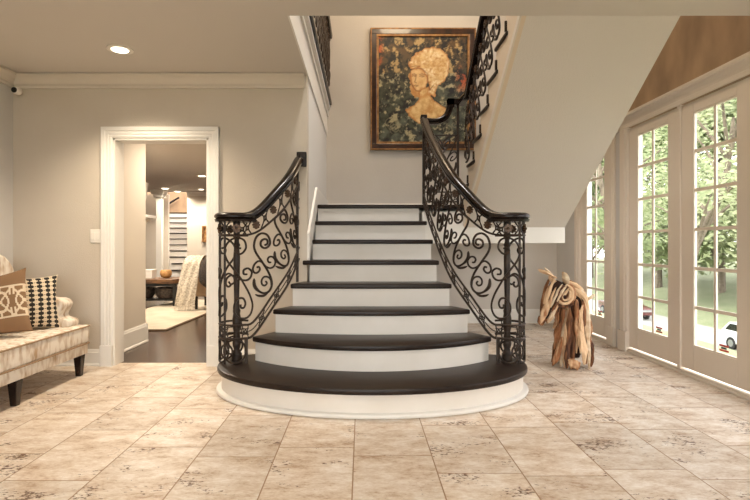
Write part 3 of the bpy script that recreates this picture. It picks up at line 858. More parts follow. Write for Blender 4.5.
def canvas():
    x0, x1, z0, z1 = PX0+.1, PX1-.1, PZ0+.1, PZ1-.1
    nx, nz = 170, 200
    U = lambda u, v: (370+u/6.667, 20+v/6.667)
    V = lambda u, v: (370+u/6.667, 80+v/6.667)
    hair = [U(*p) for p in ((262, 330), (252, 295), (272, 262), (310, 225), (355, 197), (410, 186), (462, 195), (502, 225), (526, 270), (531, 320), (520, 370), (492, 412), (462, 435), (440, 470), (425, 520), (390, 500), (385, 420), (365, 350), (320, 325), (280, 335))]
    face = [U(*p) for p in ((268, 345), (300, 325), (345, 330), (378, 360), (382, 420), (365, 455), (335, 475), (310, 478), (290, 462), (275, 430), (266, 390))]
    side = [U(*p) for p in ((262, 335), (270, 400), (275, 440), (295, 470), (330, 478), (330, 505), (300, 525), (275, 490), (262, 440), (258, 380))]
    body = [V(*p) for p in ((232, 205), (295, 168), (322, 130), (318, 75), (385, 45), (398, 110), (425, 142), (480, 175), (533, 210), (500, 255), (450, 285), (380, 297), (320, 290), (265, 250))]
    def inside(p, poly):
        x, y = p; c = False; j = len(poly)-1
        for i in range(len(poly)):
            xi, yi = poly[i]; xj, yj = poly[j]
            if (yi > y) != (yj > y) and x < (xj-xi)*(y-yi)/(yj-yi)+xi: c = not c
            j = i
        return c
    def dseg(p, poly, closed=True):
        best = 9e9; P = Vector(p)
        for i in range(len(poly)-(0 if closed else 1)):
            a = Vector(poly[i]); b = Vector(poly[(i+1) % len(poly)]); d = b-a
            t = max(0, min(1, (P-a).dot(d)/max(1e-9, d.length_squared)))
            best = min(best, (P-a-d*t).length)
        return best
    strokes = [  # dark lines of the face and headdress
        [U(280, 368), U(295, 364), U(306, 370)], [U(328, 370), U(345, 364), U(364, 370)],
        [U(283, 378), U(296, 374), U(305, 379), U(294, 382)], [U(330, 380), U(344, 375), U(360, 380), U(344, 385)],
        [U(306, 372), U(303, 400), U(296, 418), U(308, 424)], [U(290, 443), U(303, 439), U(318, 443), U(304, 449)],
        [U(266, 345), U(300, 324), U(345, 330), U(378, 360), U(386, 420), U(400, 470)], [U(266, 345), U(264, 400), U(278, 440), U(305, 476), U(335, 478)],
        [U(385, 420), U(395, 470), V(405, 60), V(420, 40)], [U(272, 318), U(300, 312), U(330, 314)],
    ]
    curls = [(U(415, 300), 3.5), (U(450, 280), 3.8), (U(470, 330), 4.2), (U(440, 355), 3.8), (U(480, 300), 3.2), (U(300, 300), 2.2), (U(330, 290), 2.2), (U(425, 250), 4), (U(470, 385), 3.6)]
    swirl = [(V(165, 330), 5.5), (V(150, 300), 8), (V(520, 335), 5), (V(560, 300), 4)]
    def mix(a, b, t): t = max(0, min(1, t)); return tuple(a[i]+(b[i]-a[i])*t for i in range(3))
    verts, cols = [], []
    for j in range(nz+1):
        for i in range(nx+1):
            x = x0+(x1-x0)*i/nx; z = z0+(z1-z0)*j/nz
            px = CX+F*x/YB; py = CY-(z-H)*F/YB
            n1 = noise.fractal(Vector((px*.085, py*.085, 3)), .6, 2, 5); n2 = noise.fractal(Vector((px*.13, py*.13, 9)), .5, 2, 5); n3 = noise.fractal(Vector((px*.07, py*.07, 5)), .8, 2, 3)
            low = (py-38)/102
            base = mix((92, 66, 34), (62, 64, 48), step01(low*1.6))
            c = mix(base, (14, 12, 8), .55+1.5*n1)
            c = mix(c, (196, 182, 140) if low > .35 else (204, 170, 112), min(.85, (n2+n1*.3-.07)*1.7))
            c = mix(c, (112, 118, 100), step01((n3+.05)*2)*.5*step01((low-.3)*3))
            rl = max(step01((386-px)/8)*step01((78-py)/20), step01((px-452)/9)*step01(1-abs(py-80)/20))
            c = mix(c, (176, 66, 22), rl*step01(.5+n2*1.6)*.85)
            for (cc, rr) in swirl:
                d = math.hypot(px-cc[0], py-cc[1])
                if d < rr: c = mix(c, (150, 140, 108), .6*max(0, math.sin(d*2.2+math.atan2(py-cc[1], px-cc[0]))))
            wob = noise.noise(Vector((px*.3, py*.3, 1))); p = (px+n2*.8+wob*1.3, py+n1*.8+wob*1.1)
            isb = inside(p, body); ish = inside(p, hair); isf = inside(p, face); iss = inside(p, side)
            if isb or ish or isf or iss:
                c = mix((226, 192, 134), (190, 138, 76), .4+n1*.9+n2*.4)
                if ish and not isf: c = mix(c, (240, 220, 178), .4+n2*.9+noise.noise(Vector((px*.55, py*.55, 2)))*.5)
                if ish and not isf: c = mix(c, (176, 120, 62), max(0, noise.noise(Vector((px*.38, py*.38, 7)))-.05)*1.1)
                if isf: c = mix((226, 190, 134), (198, 146, 86), .3+n1*.8)
                if iss and not isf: c = mix(c, (178, 112, 48), .5)
                e = min(dseg(p, q) for q, on in ((body, isb), (hair, ish), (face, isf)) if on) if (isb or ish or isf) else 9
                c = mix(c, (168, 96, 36), .75*max(0, 1-e/2.0)*(0 if isb and ish else 1))
                if isb and not isf: c = mix(c, (196, 130, 62), .6*max(0, 1-dseg(p, [V(330, 120), V(395, 100)], False)/3))
                for cc, rr in curls:
                    d = math.hypot(px-cc[0], py-cc[1])
                    if ish and not isf and d < rr: c = mix(c, (196, 140, 74), .35*abs(math.sin(d*1.7)))
                for st in strokes:
                    d = dseg((px, py), st, False)
                    if d < .8: c = mix(c, (110, 62, 28), .62*(1-d/.8))
            verts.append((x, YB-.03, z)); cols.append(c)
    m = MB(); m.add(verts, [(j*(nx+1)+i, j*(nx+1)+i+1, (j+1)*(nx+1)+i+1, (j+1)*(nx+1)+i) for j in range(nz) for i in range(nx)])
    mt, nt, b = newmat('canvas_paint')
    va = N(nt, 'ShaderNodeVertexColor', layer_name='paint'); nt.links.new(va.outputs[0], b.inputs['Base Color']); b.inputs['Roughness'].default_value = .55
    o = m.build('canvas', mt, pt_)
    ca = o.data.color_attributes.new('paint', 'FLOAT_COLOR', 'POINT')
    ca.data.foreach_set('color', [k for c in cols for k in lin(tuple(max(0, min(255, v)) for v in c))])
canvas()

# ------------------------------------------------------------------ settee
st = thing('settee', (-2.65, 3.2, 0), 'cream mottled velvet settee with dark legs against the left wall', 'sofa')
SX0, SX1 = -3.0, -2.245; SY1, SY0 = 4.13, 2.05
def rbox(x0, x1, y0, y1, z0, z1, bev): 
    return MB().box(x0, x1, y0, y1, z0, z1), bev
MB().box(SX0, SX1-.012, SY0, SY1-.008, .168, .255).build('seat_rail', M['velvet'], st, bevel=.012, smooth=True)
MB().box(SX0, SX1, SY0, SY1, .258, .405).build('seat_cushion', M['velvet'], st, bevel=.022, smooth=True, segs=3)
pp = MB()
pp.tube([(SX1+.001, SY0, .396), (SX1+.001, SY1-.01, .396), (SX1-.01, SY1+.002, .396), (SX0, SY1+.002, .396)], .006, 6)
pp.tube([(SX1-.002, SY0, .256), (SX1-.002, SY1-.01, .256), (SX1-.01, SY1+.001, .256), (SX0, SY1+.001, .256)], .006, 6)
pp.build('piping', M['piping'], st, smooth=True)
# back: rounded ends
bp_ = []
for k in range(0, 41):
    a = k/40
    y = SY0+(SY1-.02-SY0)*a
    e = min(a, 1-a)*(SY1-SY0)
    z = .99-.12*(1-min(1, e/.17))**2
    bp_.append((y, z))
bk = [(SY1-.01, .80), (SY1-.04, .74), (SY1-.03, .4)]
poly = [(SY0, .4)]+bp_+bk
MB().prism(poly, lambda a, c, d: (d, a, c), SX0-.0, SX0+.15).build('backrest', M['velvet'], st, bevel=.03, smooth=True, segs=3)
# arms: low scroll at the ends
def arm(y0, y1, nm):
    pr_ = [(SX0+.1, .40), (SX0+.1, .66), (-2.60, .655), (-2.50, .632), (-2.43, .628), (-2.395, .61), (-2.38, .58), (-2.395, .54), (-2.415, .50), (-2.40, .475), (-2.36, .465), (-2.335, .445), (-2.335, .405)]
    c2 = catmull([(a, b, 0) for a, b in pr_[1:]], 4)
    MB().prism([pr_[0]]+[(p.x, p.y) for p in c2], lambda a, c, d: (a, d, c), y0, y1).build('arm', M['velvet'], st, bevel=.018, smooth=True)
arm(SY1-.15, SY1-.005, 'arm'); arm(SY0+.005, SY0+.15, 'arm')
def leg(x, y, sg=1):
    m = MB(); w = .032; k = .020
    m.add([(x-k, y-k, 0), (x+k, y-k, 0), (x+k, y+k, 0), (x-k, y+k, 0), (x-w, y-w, .17), (x+w, y-w, .17), (x+w, y+w, .17), (x-w, y+w, .17)],
          [(0,3,2,1),(4,5,6,7),(0,1,5,4),(1,2,6,5),(2,3,7,6),(3,0,4,7)])
    m.build('leg', M['leg'], st, bevel=.003)
for y in (4.05, 3.30, 2.13):
    leg(-2.29, y)
    leg(-2.94, y)

def pillow(name, size, thick, fn, mats, loc, mat_rot, label, n=72):
    """square pillow with pinched corners; fn(u,v) -> material index for the front face"""
    m = MB(); vs = []; 
    def pt(i, j, sgn):
        u = -1+2*i/n; v = -1+2*j/n
        prof = max(0, (1-u*u)*(1-v*v))**.42
        pin = 1-.12*(1-abs(u)**2)*abs(v)**2; pin2 = 1-.12*(1-abs(v)**2)*abs(u)**2
        return (u*size/2*pin2, sgn*thick/2*prof, v*size/2*pin)
    idx = {}
    for sgn in (-1, 1):
        for j in range(n+1):
            for i in range(n+1):
                if sgn == 1 and (i in (0, n) or j in (0, n)): idx[(i, j, 1)] = idx[(i, j, -1)]; continue
                idx[(i, j, sgn)] = len(vs); vs.append(pt(i, j, sgn))
    mt_ = Matrix.Translation(loc) @ mat_rot
    vs = [mt_ @ Vector(p) for p in vs]
    fs, mi = [], []
    for sgn in (-1, 1):
        for j in range(n):
            for i in range(n):
                q = (idx[(i, j, sgn)], idx[(i+1, j, sgn)], idx[(i+1, j+1, sgn)], idx[(i, j+1, sgn)])
                fs.append(q); mi.append(fn(-1+2*(i+.5)/n, -1+2*(j+.5)/n))
    m.v = [tuple(p) for p in vs]; m.f = fs; m.mi = mi
    o = m.build(name, mats, smooth=True)
    return tag(o, label, 'pillow', 'pillows on the settee')
def brown_fn(u, v):
    if abs(v) > .50: return 0
    if abs(abs(v)-.47) < .035: return 1
    x = (u*1.5) % 1.0-.5; y = v/.46
    d = abs(math.hypot(x*1.6, y*.8)-.52)
    if d < .07: return 1
    if abs(abs(x)-abs(y)*.5) < .05 and abs(y) < 1: return 1
    if abs(abs(x)-.42) < .03 and abs(y) > .45: return 1
    if abs(x) < .03 and abs(y) > .6: return 1
    return 0
def dots_fn(u, v):
    if abs(u) > .97 or abs(v) > .97: return 0
    x = (u*3.5+.5) % 1; y = (v*6) % 1
    a = abs(x-.5); b = abs(y-.5)
    if a < .34-.25*b and b < .32: return 1
    if b > .38 and a < .12: return 1
    if .40 < a and b < .12: return 1
    return 0
def rot(ax, d): return Matrix.Rotation(math.radians(d), 4, ax)
pillow('throw_pillow', .47, .15, brown_fn, [M['pillow_brown'], M['pillow_cream']], Vector((-2.62, 3.56, .625)), rot('Z', 8) @ rot('X', -13) @ rot('Y', -12), 'brown throw pillow with a cream lattice band on the settee')
pillow('throw_pillow', .43, .14, dots_fn, [M['pillow_cream'], M['pillow_black']], Vector((-2.56, 3.84, .612)), rot('Z', 52) @ rot('X', -10) @ rot('Y', 1), 'cream throw pillow with black geometric dots beside the settee arm', n=84)

# ------------------------------------------------------------------ small wall items
sw = thing('light_switch', (at(96.5, 0, YW).x, YW, 1.09), 'white double rocker light switch plate left of the cased opening', 'light switch')
xs_ = at(96.5, 0, YW).x; zsw = at(0, 236, YW).z
MB().box(xs_-.052, xs_+.052, YW-.007, YW, zsw-.058, zsw+.058).build('switch_plate', M['plate'], sw, bevel=.003)
for d in (-.024, .024): MB().box(xs_+d-.016, xs_+d+.016, YW-.012, YW-.007, zsw-.034, zsw+.034).build('rocker', M['plate'], sw, bevel=.002)
sc_ = thing('security_camera', (-3.0, YW-.08, 2.36), 'small round white security camera under the crown moulding in the left corner', 'security camera')
cc = at(17.5, 91.0, YW-.07)
MB().lathe([(.014, -.035), (.026, -.03), (.031, -.015), (.032, .0), (.03, .02), (.02, .035)], (cc.x, cc.y, cc.z), 16, 'y').build('camera_body', M['plate'], sc_, smooth=True)
MB().lathe([(.022, -.040), (.024, -.036), (.024, -.028)], (cc.x-.006, cc.y, cc.z), 16, 'y').build('lens', M['black'], sc_, smooth=True)
MB().tube([(cc.x, cc.y+.03, cc.z), (cc.x-.01, YW-.002, cc.z+.01)], .009, 8).build('mount', M['plate'], sc_, smooth=True)

def recessed(loc, rad, label, glow, grp='recessed ceiling lights'):
    t_ = thing('recessed_light', loc, label, 'ceiling light', grp)
    x, y, z = loc
    MB().lathe([(rad, -.001), (rad, -.008), (rad*.7, -.010), (rad*.6, -.002)], loc, 28).build('trim_ring', M['plate'], t_, smooth=True)
    MB().lathe([(rad*.62, -.0105), (rad*.45, -.013), (.002, -.0135)], loc, 24).build('lens', glow, t_, smooth=True)
    return t_
LR = (at(120, 49, 3.8).x, 3.80, ZC)
recessed(LR, .095, 'lit recessed ceiling light above the left side of the foyer', M['lampglow'])

# ------------------------------------------------------------------ horse sculpture
hs = thing('horse_sculpture', (1.84, 4.4, 0), 'driftwood horse head sculpture on the tile floor beside the glass doors', 'sculpture')
YH = 4.4
def hp_(px, py, dy=0): 
    p = at(px, py, YH); return Vector((p.x, YH+dy, max(p.z, .0)))
rnd = random.Random(11)
def strip(pts, w, th, mat='drift', name='driftwood_strip', jag=.25, parent=hs):
    """an irregular flat stick along pts"""
    P_ = catmull(pts, 3); k = len(P_); m = MB(); vs = []
    ph = rnd.random()*6; n = 7
    t0 = (P_[-1]-P_[0]).normalized()
    out = Vector((pts[0][0]-1.84, (pts[0][1]-YH)*1.2, 0))
    if out.length < 1e-4: out = Vector((0, -1, 0))
    for i in range(k):
        t = (P_[min(i+1, k-1)]-P_[max(i-1, 0)]).normalized()
        nn = (out-t*out.dot(t)); nn = nn.normalized() if nn.length > 1e-4 else t.orthogonal().normalized()
        sd = t.cross(nn)
        e = i/(k-1); tp = min(1, .35+3.2*min(e, 1-e))
        for j in range(n):
            a = 2*PI*j/n
            ww = w*tp*(1+jag*math.sin(ph+e*9+j*2.1)+.18*rnd.uniform(-1, 1)); hh = th*tp*(1+.3*rnd.uniform(-1, 1))
            vs.append(P_[i]+sd*math.cos(a)*ww*.5+nn*math.sin(a)*hh*.5+t*rnd.uniform(-.008, .008))
    vs = [Vector((p.x, p.y, max(p.z, .001))) for p in vs]
    fs = [(i*n+j, i*n+(j+1) % n, (i+1)*n+(j+1) % n, (i+1)*n+j) for i in range(k-1) for j in range(n)]
    fs += [tuple(range(n))[::-1], tuple(range((k-1)*n, k*n))]
    m.add(vs, fs).build(name, M[mat], parent)
# inner mass coloured dark as the shade between the sticks
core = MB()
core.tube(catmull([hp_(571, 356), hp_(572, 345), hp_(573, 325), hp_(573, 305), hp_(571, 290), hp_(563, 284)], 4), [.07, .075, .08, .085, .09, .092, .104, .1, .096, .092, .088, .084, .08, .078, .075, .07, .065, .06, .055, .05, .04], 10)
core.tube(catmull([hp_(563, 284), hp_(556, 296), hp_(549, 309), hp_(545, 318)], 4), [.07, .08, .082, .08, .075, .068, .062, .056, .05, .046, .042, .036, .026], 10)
core.build('gap_shade_core', M['driftdark'], hs, smooth=True)
# neck sticks
NK = [(366, 571, 19, .15), (340, 572.5, 16, .13), (315, 573, 13, .105), (300, 573.5, 12, .09), (286, 571.5, 9, .065)]
def neck(py):
    for (a, b_) in zip(NK, NK[1:]):
        if py >= b_[0]:
            t = (py-a[0])/(b_[0]-a[0]); return [a[i]+(b_[i]-a[i])*t for i in range(1, 4)]
    return list(NK[-1][1:])
for ring, (cnt, off) in enumerate(((20, 0), (15, .018))):
    for k in range(cnt):
        a = 2*PI*(k+.5*ring)/cnt+rnd.uniform(-.12, .12); ca, sa = math.cos(a), math.sin(a)
        y0 = rnd.choice((366, 366, 365, 360, 350)) if ring == 0 else rnd.uniform(322, 358)
        top = 303 if ca < -.3 else (296 if ca < .3 else 287)
        y1 = top+rnd.uniform(-2, 8) if ring == 0 else max(top, y0-rnd.uniform(26, 48))
        pts = []; dv = rnd.uniform(-.018, .018)
        for e in range(5):
            py = y0+(y1-y0)*e/4; cx_, rx, ry = neck(py); sg = rnd.uniform(-.016, .016)+dv
            pts.append(hp_(cx_+ca*(rx-2+(off+sg)*114), py, sa*(ry+off+sg)))
        strip(pts, rnd.uniform(.030, .054), rnd.uniform(.024, .042), 'driftpale' if k in (3, 11, 17) and ring == 0 else 'drift')
# head sticks from brow to muzzle
hd = [(561, 283, 12, .10), (555, 293, 10.5, .095), (549, 307, 7.5, .075), (544.5, 321, 5, .05)]
for k in range(18):
    a = 2*PI*k/18+rnd.uniform(-.1, .1); pts = []
    e0 = rnd.uniform(0, .25); e1 = rnd.uniform(.66, 1.0)
    for e in range(4):
        t_ = e0+(e1-e0)*e/3; i_ = min(2, int(t_*3)); f_ = t_*3-i_
        q = [hd[i_][z]+(hd[i_+1][z]-hd[i_][z])*f_ for z in range(4)]
        pts.append(hp_(q[0]+math.cos(a)*q[2]*.88, q[1]+math.cos(a)*q[2]*.47, math.sin(a)*q[3]))
    strip(pts, rnd.uniform(.022, .036), rnd.uniform(.018, .03), 'driftpale' if k in (4, 13) else 'drift')
# cheek: curved sticks round the eye, towards the camera
ec = (560.5, 293)
for rr, w, a0, a1 in ((9.5, .03, -80, 150), (7.2, .026, 100, 300), (11.5, .03, -60, 60), (6, .02, -40, 120), (12.8, .026, 20, 140)):
    pts = [hp_(ec[0]+rr*math.cos(math.radians(a0+(a1-a0)*k/6))*.8, ec[1]+rr*math.sin(math.radians(a0+(a1-a0)*k/6)), -.115+.002*rr) for k in range(7)]
    strip(pts, w, .022, 'drift')
MB().lathe([(.003, -.012), (.014, -.006), (.016, 0), (.01, .008)], hp_(559.5, 295.5, -.118), 10, 'y').build('eye', M['driftdark'], hs, smooth=True)
strip([hp_(553, 300, -.10), hp_(557, 290, -.11), hp_(562, 284, -.10)], .03, .02, 'driftpale')
# jaw and muzzle chunks
strip([hp_(546, 300, -.05), hp_(542, 312, -.05), hp_(539, 322, -.03)], .06, .05)
strip([hp_(553, 303, -.05), hp_(550, 313, -.06), hp_(546, 322, -.04)], .045, .035, 'driftpale')
strip([hp_(541, 316, .02), hp_(541, 325, .0)], .06, .06)
strip([hp_(548, 310, .03), hp_(548, 323, .01)], .05, .05)
# ears and forelock
strip([hp_(538, 269.5, -.01), hp_(546, 273, -.02), (hp_(556, 278, -.02))], .05, .022, 'drift', 'ear')
strip([hp_(546, 268, .03), hp_(551, 273, .03), hp_(556, 279, .02)], .036, .02, 'driftpale', 'forelock')
strip([hp_(561, 272, -.05), hp_(563, 279, -.065), hp_(565, 285, -.06)], .062, .03, 'driftpale', 'ear')
strip([hp_(549, 276, 0), hp_(553, 281, 0), hp_(560, 284, 0)], .05, .04, 'drift', 'forelock')
# mane sticks sweeping down the back of the neck
for k in range(13):
    o = k*1.1
    dy = rnd.uniform(-.09, .06)
    pts = [hp_(565.5+o*.2, 279+o*.9, dy), hp_(575+o*.35, 285+o, dy-.02), hp_(580.5+o*.2, 297+o*1.6, dy-.03), hp_(583+o*.1, 316+o*1.9, dy-.02)]
    strip(pts, rnd.uniform(.026, .045), .024)
strip([hp_(583, 299, -.05), hp_(588, 297, -.05), hp_(591.5, 294, -.05)], .03, .028, 'driftpale', 'knot')
strip([hp_(588, 318, -.03), hp_(589.5, 327, -.03), hp_(588, 336, -.03)], .035, .03)
strip([hp_(589.5, 340, -.04), hp_(589, 352, -.06), hp_(587, 364, -.08)], .05, .04)
# blocks at the foot
strip([hp_(561, 357, -.16), hp_(567, 360, -.17), hp_(571, 362, -.16)], .08, .06)
strip([hp_(550.5, 364, -.05), hp_(555, 352, -.06), hp_(560, 335, -.06)], .06, .04)
strip([hp_(556, 364, .09), hp_(560, 340, .07), hp_(565, 310, .05)], .06, .04)

# ------------------------------------------------------------------ the room beyond the opening
HZ = 2.5
struct(MB().box(-2.50, -2.38, YW+.13, 5.50, 0, HZ), 'wall_passage', M['cream'])
b = MB(); bb(b, lambda a, c, d: (-2.38+a, d, c), YW+.13, 5.50, h=.2); bb(b, lambda a, c, d: (d, 5.50+a, c), -2.5, -2.36, h=.2)
struct(b, 'baseboard_passage', M['white'])
struct(MB().box(-9, XS-.12, YW+.13, 13.62, HZ, ZC-.0).box(-9, XL, YW+.13, 13.62, ZC, ZF), 'ceiling_hall', M['ceiling'])
struct(MB().box(-9, -1.2, 13.4, 19, 4.8, 4.9).box(-9, -1.2, 13.4, 13.62, ZF, 4.8), 'ceiling_far_stairs', M['ceiling'])
struct(MB().box(-1.2, -1.05, YW+.13, 19, 0, HZ), 'wall_hall_right', M['wall_beige'])
struct(MB().box(-9.1, -9, YW, 19, 0, HZ), 'wall_hall_left', M['wall_grey'])
struct(MB().box(-9, XL-.12, YW+.0, YW+.13, 0, HZ), 'wall_hall_near', M['wall_grey'])
struct(MB().box(-9, -1.2, 18.9, 19, 0, 5), 'wall_hall_end', M['wall_beige'])
# lit wall right of the far stairs, column left of them
struct(MB().box(-4.72, -1.2, 13.5, 13.65, 0, HZ), 'wall_far', M['cream'])
cmf = MB().prism(crown_profile(), lambda a, c, d: (d, 13.5-a, HZ-.115+c), -4.72, -1.2); struct(cmf, 'trim_crown_far', M['white'])
colm = thing('column', (-5.27, 13.1, 0), 'square white column left of the far stairs in the room beyond', 'column')
x0c, x1c = at(156, 0, 13).x, at(161.5, 0, 13).x
MB().box(x0c, x1c, 13.0, 13.12, 0, HZ-.001).build('shaft', M['white'], colm)
MB().box(x0c-.1, x1c+.08, 12.9, 13.2, HZ-.12, HZ-.001).box(x0c-.05, x1c+.04, 12.95, 13.16, HZ-.2, HZ-.12).build('capital', M['white'], colm)
struct(MB().box(-9, x0c-.15, 14.2, 14.3, 0, HZ), 'wall_far_left', M['wall_beige'])
fs_ = thing('staircase', (-5.1, 14.5, 0), 'far white staircase with dark treads seen through the cased opening', 'staircase')
for n in range(1, 13):
    y = 13.62+(n-1)*.30
    xl_ = -5.42 if y < 14.0 else -7.1
    if y > 14.0 and y < 14.33: y = y; xl_ = -5.42
    MB().box(xl_, -4.73, y+.02, y+.34, 0, n*.18-.03).build('riser', M['white'], fs_)
    MB().box(xl_, -4.725, y, y+.34, n*.18-.03, n*.18).build('tread', M['tread'], fs_)
MB().prism([(13.7, .2), (17.3, 2.35), (17.3, 2.6), (13.7, .55)], lambda a, c, d: (d, a, c), -4.72, -4.66).build('skirt_board', M['white'], fs_)
struct(MB().box(-8.5, -4.5, 17.35, 17.45, 0, 4.6), 'wall_far_stairs', M['brown_wall'])
b = MB().add([(at(163, 227, 17.3).x, 17.33, at(163, 227, 17.3).z-.04), (at(187, 214.5, 17.3).x, 17.33, at(187, 214.5, 17.3).z-.04), (at(187, 214.5, 17.3).x, 17.33, at(187, 214.5, 17.3).z+.04), (at(163, 227, 17.3).x, 17.33, at(163, 227, 17.3).z+.04)]
    + [(at(163, 227, 17.3).x, 17.35, at(163, 227, 17.3).z-.04), (at(187, 214.5, 17.3).x, 17.35, at(187, 214.5, 17.3).z-.04), (at(187, 214.5, 17.3).x, 17.35, at(187, 214.5, 17.3).z+.04), (at(163, 227, 17.3).x, 17.35, at(163, 227, 17.3).z+.04)],
    [(0,1,2,3),(4,5,6,7),(0,1,5,4),(1,2,6,5),(2,3,7,6),(3,0,4,7)])
struct(b, 'trim_far_stairs', M['white'])
hr = MB().tube([at(163, 207, 17.2), at(179, 197.5, 17.2)], .035, 8)
tag(hr.build('handrail', M['rail_wood']), 'dark wooden handrail slanting up the tan wall of the far stairs', 'handrail')

recessed((at(202, 176, 10.4).x, 10.4, HZ), .11, 'nearest lit recessed light in the room beyond the opening, above the armchair', M['lampglow_far'])
recessed((at(174, 191, 13.3).x, 12.7, HZ), .13, 'lit recessed light in front of the far stairs, middle of the three beyond the opening', M['lampglow_far'])
recessed((at(177.5, 196.5, 13.4).x, 13.4, HZ), .12, 'farthest lit recessed light, at the foot of the far stairs', M['lampglow_far'])
recessed((at(207, 199, 13.0).x-.12, 12.9, HZ), .1, 'lit recessed light washing the cream wall right of the far stairs', M['lampglow_far'])

art = thing('picture', (at(206, 0, 13.45).x, 13.48, at(0, 242, 13.45).z), 'small brown framed picture on the lit cream wall of the room beyond', 'picture')
a0, a1 = at(202, 242, 13.45), at(211, 226, 13.45)
f = MB(); rframe(f, a0.x, a1.x, a0.z, a1.z, .045, 13.44, 13.499); f.build('frame', M['gold'], art)
MB().box(a0.x+.04, a1.x-.04, 13.47, 13.498, a0.z+.04, a1.z-.04).build('print', M['paper'], art)

fm = thing('fireplace_mantel', (-3.1, 6.9, 0), 'white fireplace mantel with projecting shelf at the left of the room beyond', 'fireplace')
MB().box(-3.95, -3.58, 6.9, 8.25, 0, 1.44).build('surround', M['white'], fm)
MB().box(-3.95, -3.42, 6.8, 8.34, 1.50, 1.545).build('shelf', M['white'], fm)
MB().box(-3.95, -3.50, 6.85, 8.30, 1.44, 1.50).build('bed_moulding', M['white'], fm)
struct(MB().box(-4.9, -3.95, 6.9, 8.25, 0, HZ), 'wall_chimney', M['wall_grey'])
om = thing('picture', (-3.7, 7.6, 1.546), 'white carved picture frame above the fireplace mantel in the room beyond', 'picture')
zz1 = at(0, 183, 8.2).z
tl_ = lambda z: .16*(z-1.55)
def slab(mb, ya, yb, za, zb, t0, t1):
    mb.prism([(ya, za), (yb, za), (yb, zb), (ya, zb)], lambda a, c, d: (-3.64+d+tl_(c), a, c), t0, t1)
m_ = MB(); slab(m_, 7.1, 8.1, 1.6, zz1-.04, 0, .03); m_.build('backing', M['paper'], om)
m_ = MB(); slab(m_, 7.0, 7.12, 1.546, zz1, 0, .06); slab(m_, 8.08, 8.2, 1.546, zz1, 0, .06); slab(m_, 7.12, 8.08, zz1-.1, zz1, 0, .06); slab(m_, 7.12, 8.08, 1.546, 1.64, 0, .06)
m_.build('carved_frame', M['white'], om, bevel=.01)

rug = MB().plan([(-3.55, 6.18), (-2.43, 6.18), (-2.33, 9.6), (-3.55, 9.6)], 0, .012, 0)
ro = tag(rug.build('area_rug', M['rug']), 'beige area rug on the dark floor beyond the opening', 'rug')
e = MB().tube([(-3.55, 6.18, .008), (-2.43, 6.18, .008), (-2.33, 9.6, .008)], .012, 6).build('binding', M['rug_edge'], ro)

ct = thing('coffee_table', (-3.45, 8.7, .012), 'live edge coffee table with dark frame on the beige rug', 'coffee table')
top = catmull([(-4.2, 8.55, 0), (-3.9, 8.50, 0), (-3.6, 8.54, 0), (-3.3, 8.5, 0), (-3.14, 8.65, 0), (-3.17, 8.9, 0), (-3.12, 9.1, 0), (-3.4, 9.18, 0), (-3.8, 9.12, 0), (-4.2, 9.16, 0)], 3)
MB().plan([(p.x, p.y) for p in top], .40, .475).build('table_top', M['liveedge'], ct, bevel=.01)
fr_ = MB().box(-4.2, -3.2, 8.60, 8.65, .35, .40).box(-4.2, -3.2, 9.0, 9.05, .35, .40); fr_.build('apron', M['black'], ct)
for x in (-4.1, -3.23):
    for y in (8.62, 9.02): MB().box(x-.025, x+.025, y-.025, y+.025, .012, .40).build('leg', M['black'], ct)
MB().box(-4.2, -3.2, 8.60, 9.05, .10, .13).build('shelf', M['black'], ct)
for k, x in enumerate((-3.88, -3.42)):
    bs = thing('wicker_basket', (x, 8.83, .13), ('dark wicker basket on the coffee table shelf, left of the two', 'dark wicker basket on the coffee table shelf, right of the two')[k], 'basket', 'baskets under the coffee table')
    MB().lathe([(.17, 0), (.21, .06), (.22, .13), (.215, .17), (.2, .17), (.195, .12)], (x, 8.83, .131), 18).build('basket_body', M['wicker'], bs, smooth=True)
    MB().tube([(x+.215*math.cos(2*PI*j/18), 8.83+.215*math.sin(2*PI*j/18), .30) for j in range(19)], .012, 6).build('rim', M['wicker'], bs)
pc = at(166, 275, 8.85)
bw = MB().lathe([(.04, 0), (.075, .015), (.10, .06), (.098, .115), (.078, .145), (.07, .14), (.088, .11), (.09, .06), (.06, .025)], (pc.x, 8.85, .475), 18)
tag(bw.build('decorative_bowl', M['bowl'], smooth=True), 'round golden wooden bowl on the live edge coffee table', 'bowl')
pb = at(151, 276, 8.85)
bx = thing('box', (pb.x, 8.85, .475), 'white lidded box at the left end of the coffee table', 'box')
MB().box(pb.x-.14, pb.x+.06, 8.75, 8.95, .475, .60).build('box_body', M['white'], bx, bevel=.004)
MB().box(pb.x-.145, pb.x+.065, 8.745, 8.955, .60, .63).build('lid', M['white'], bx, bevel=.004)

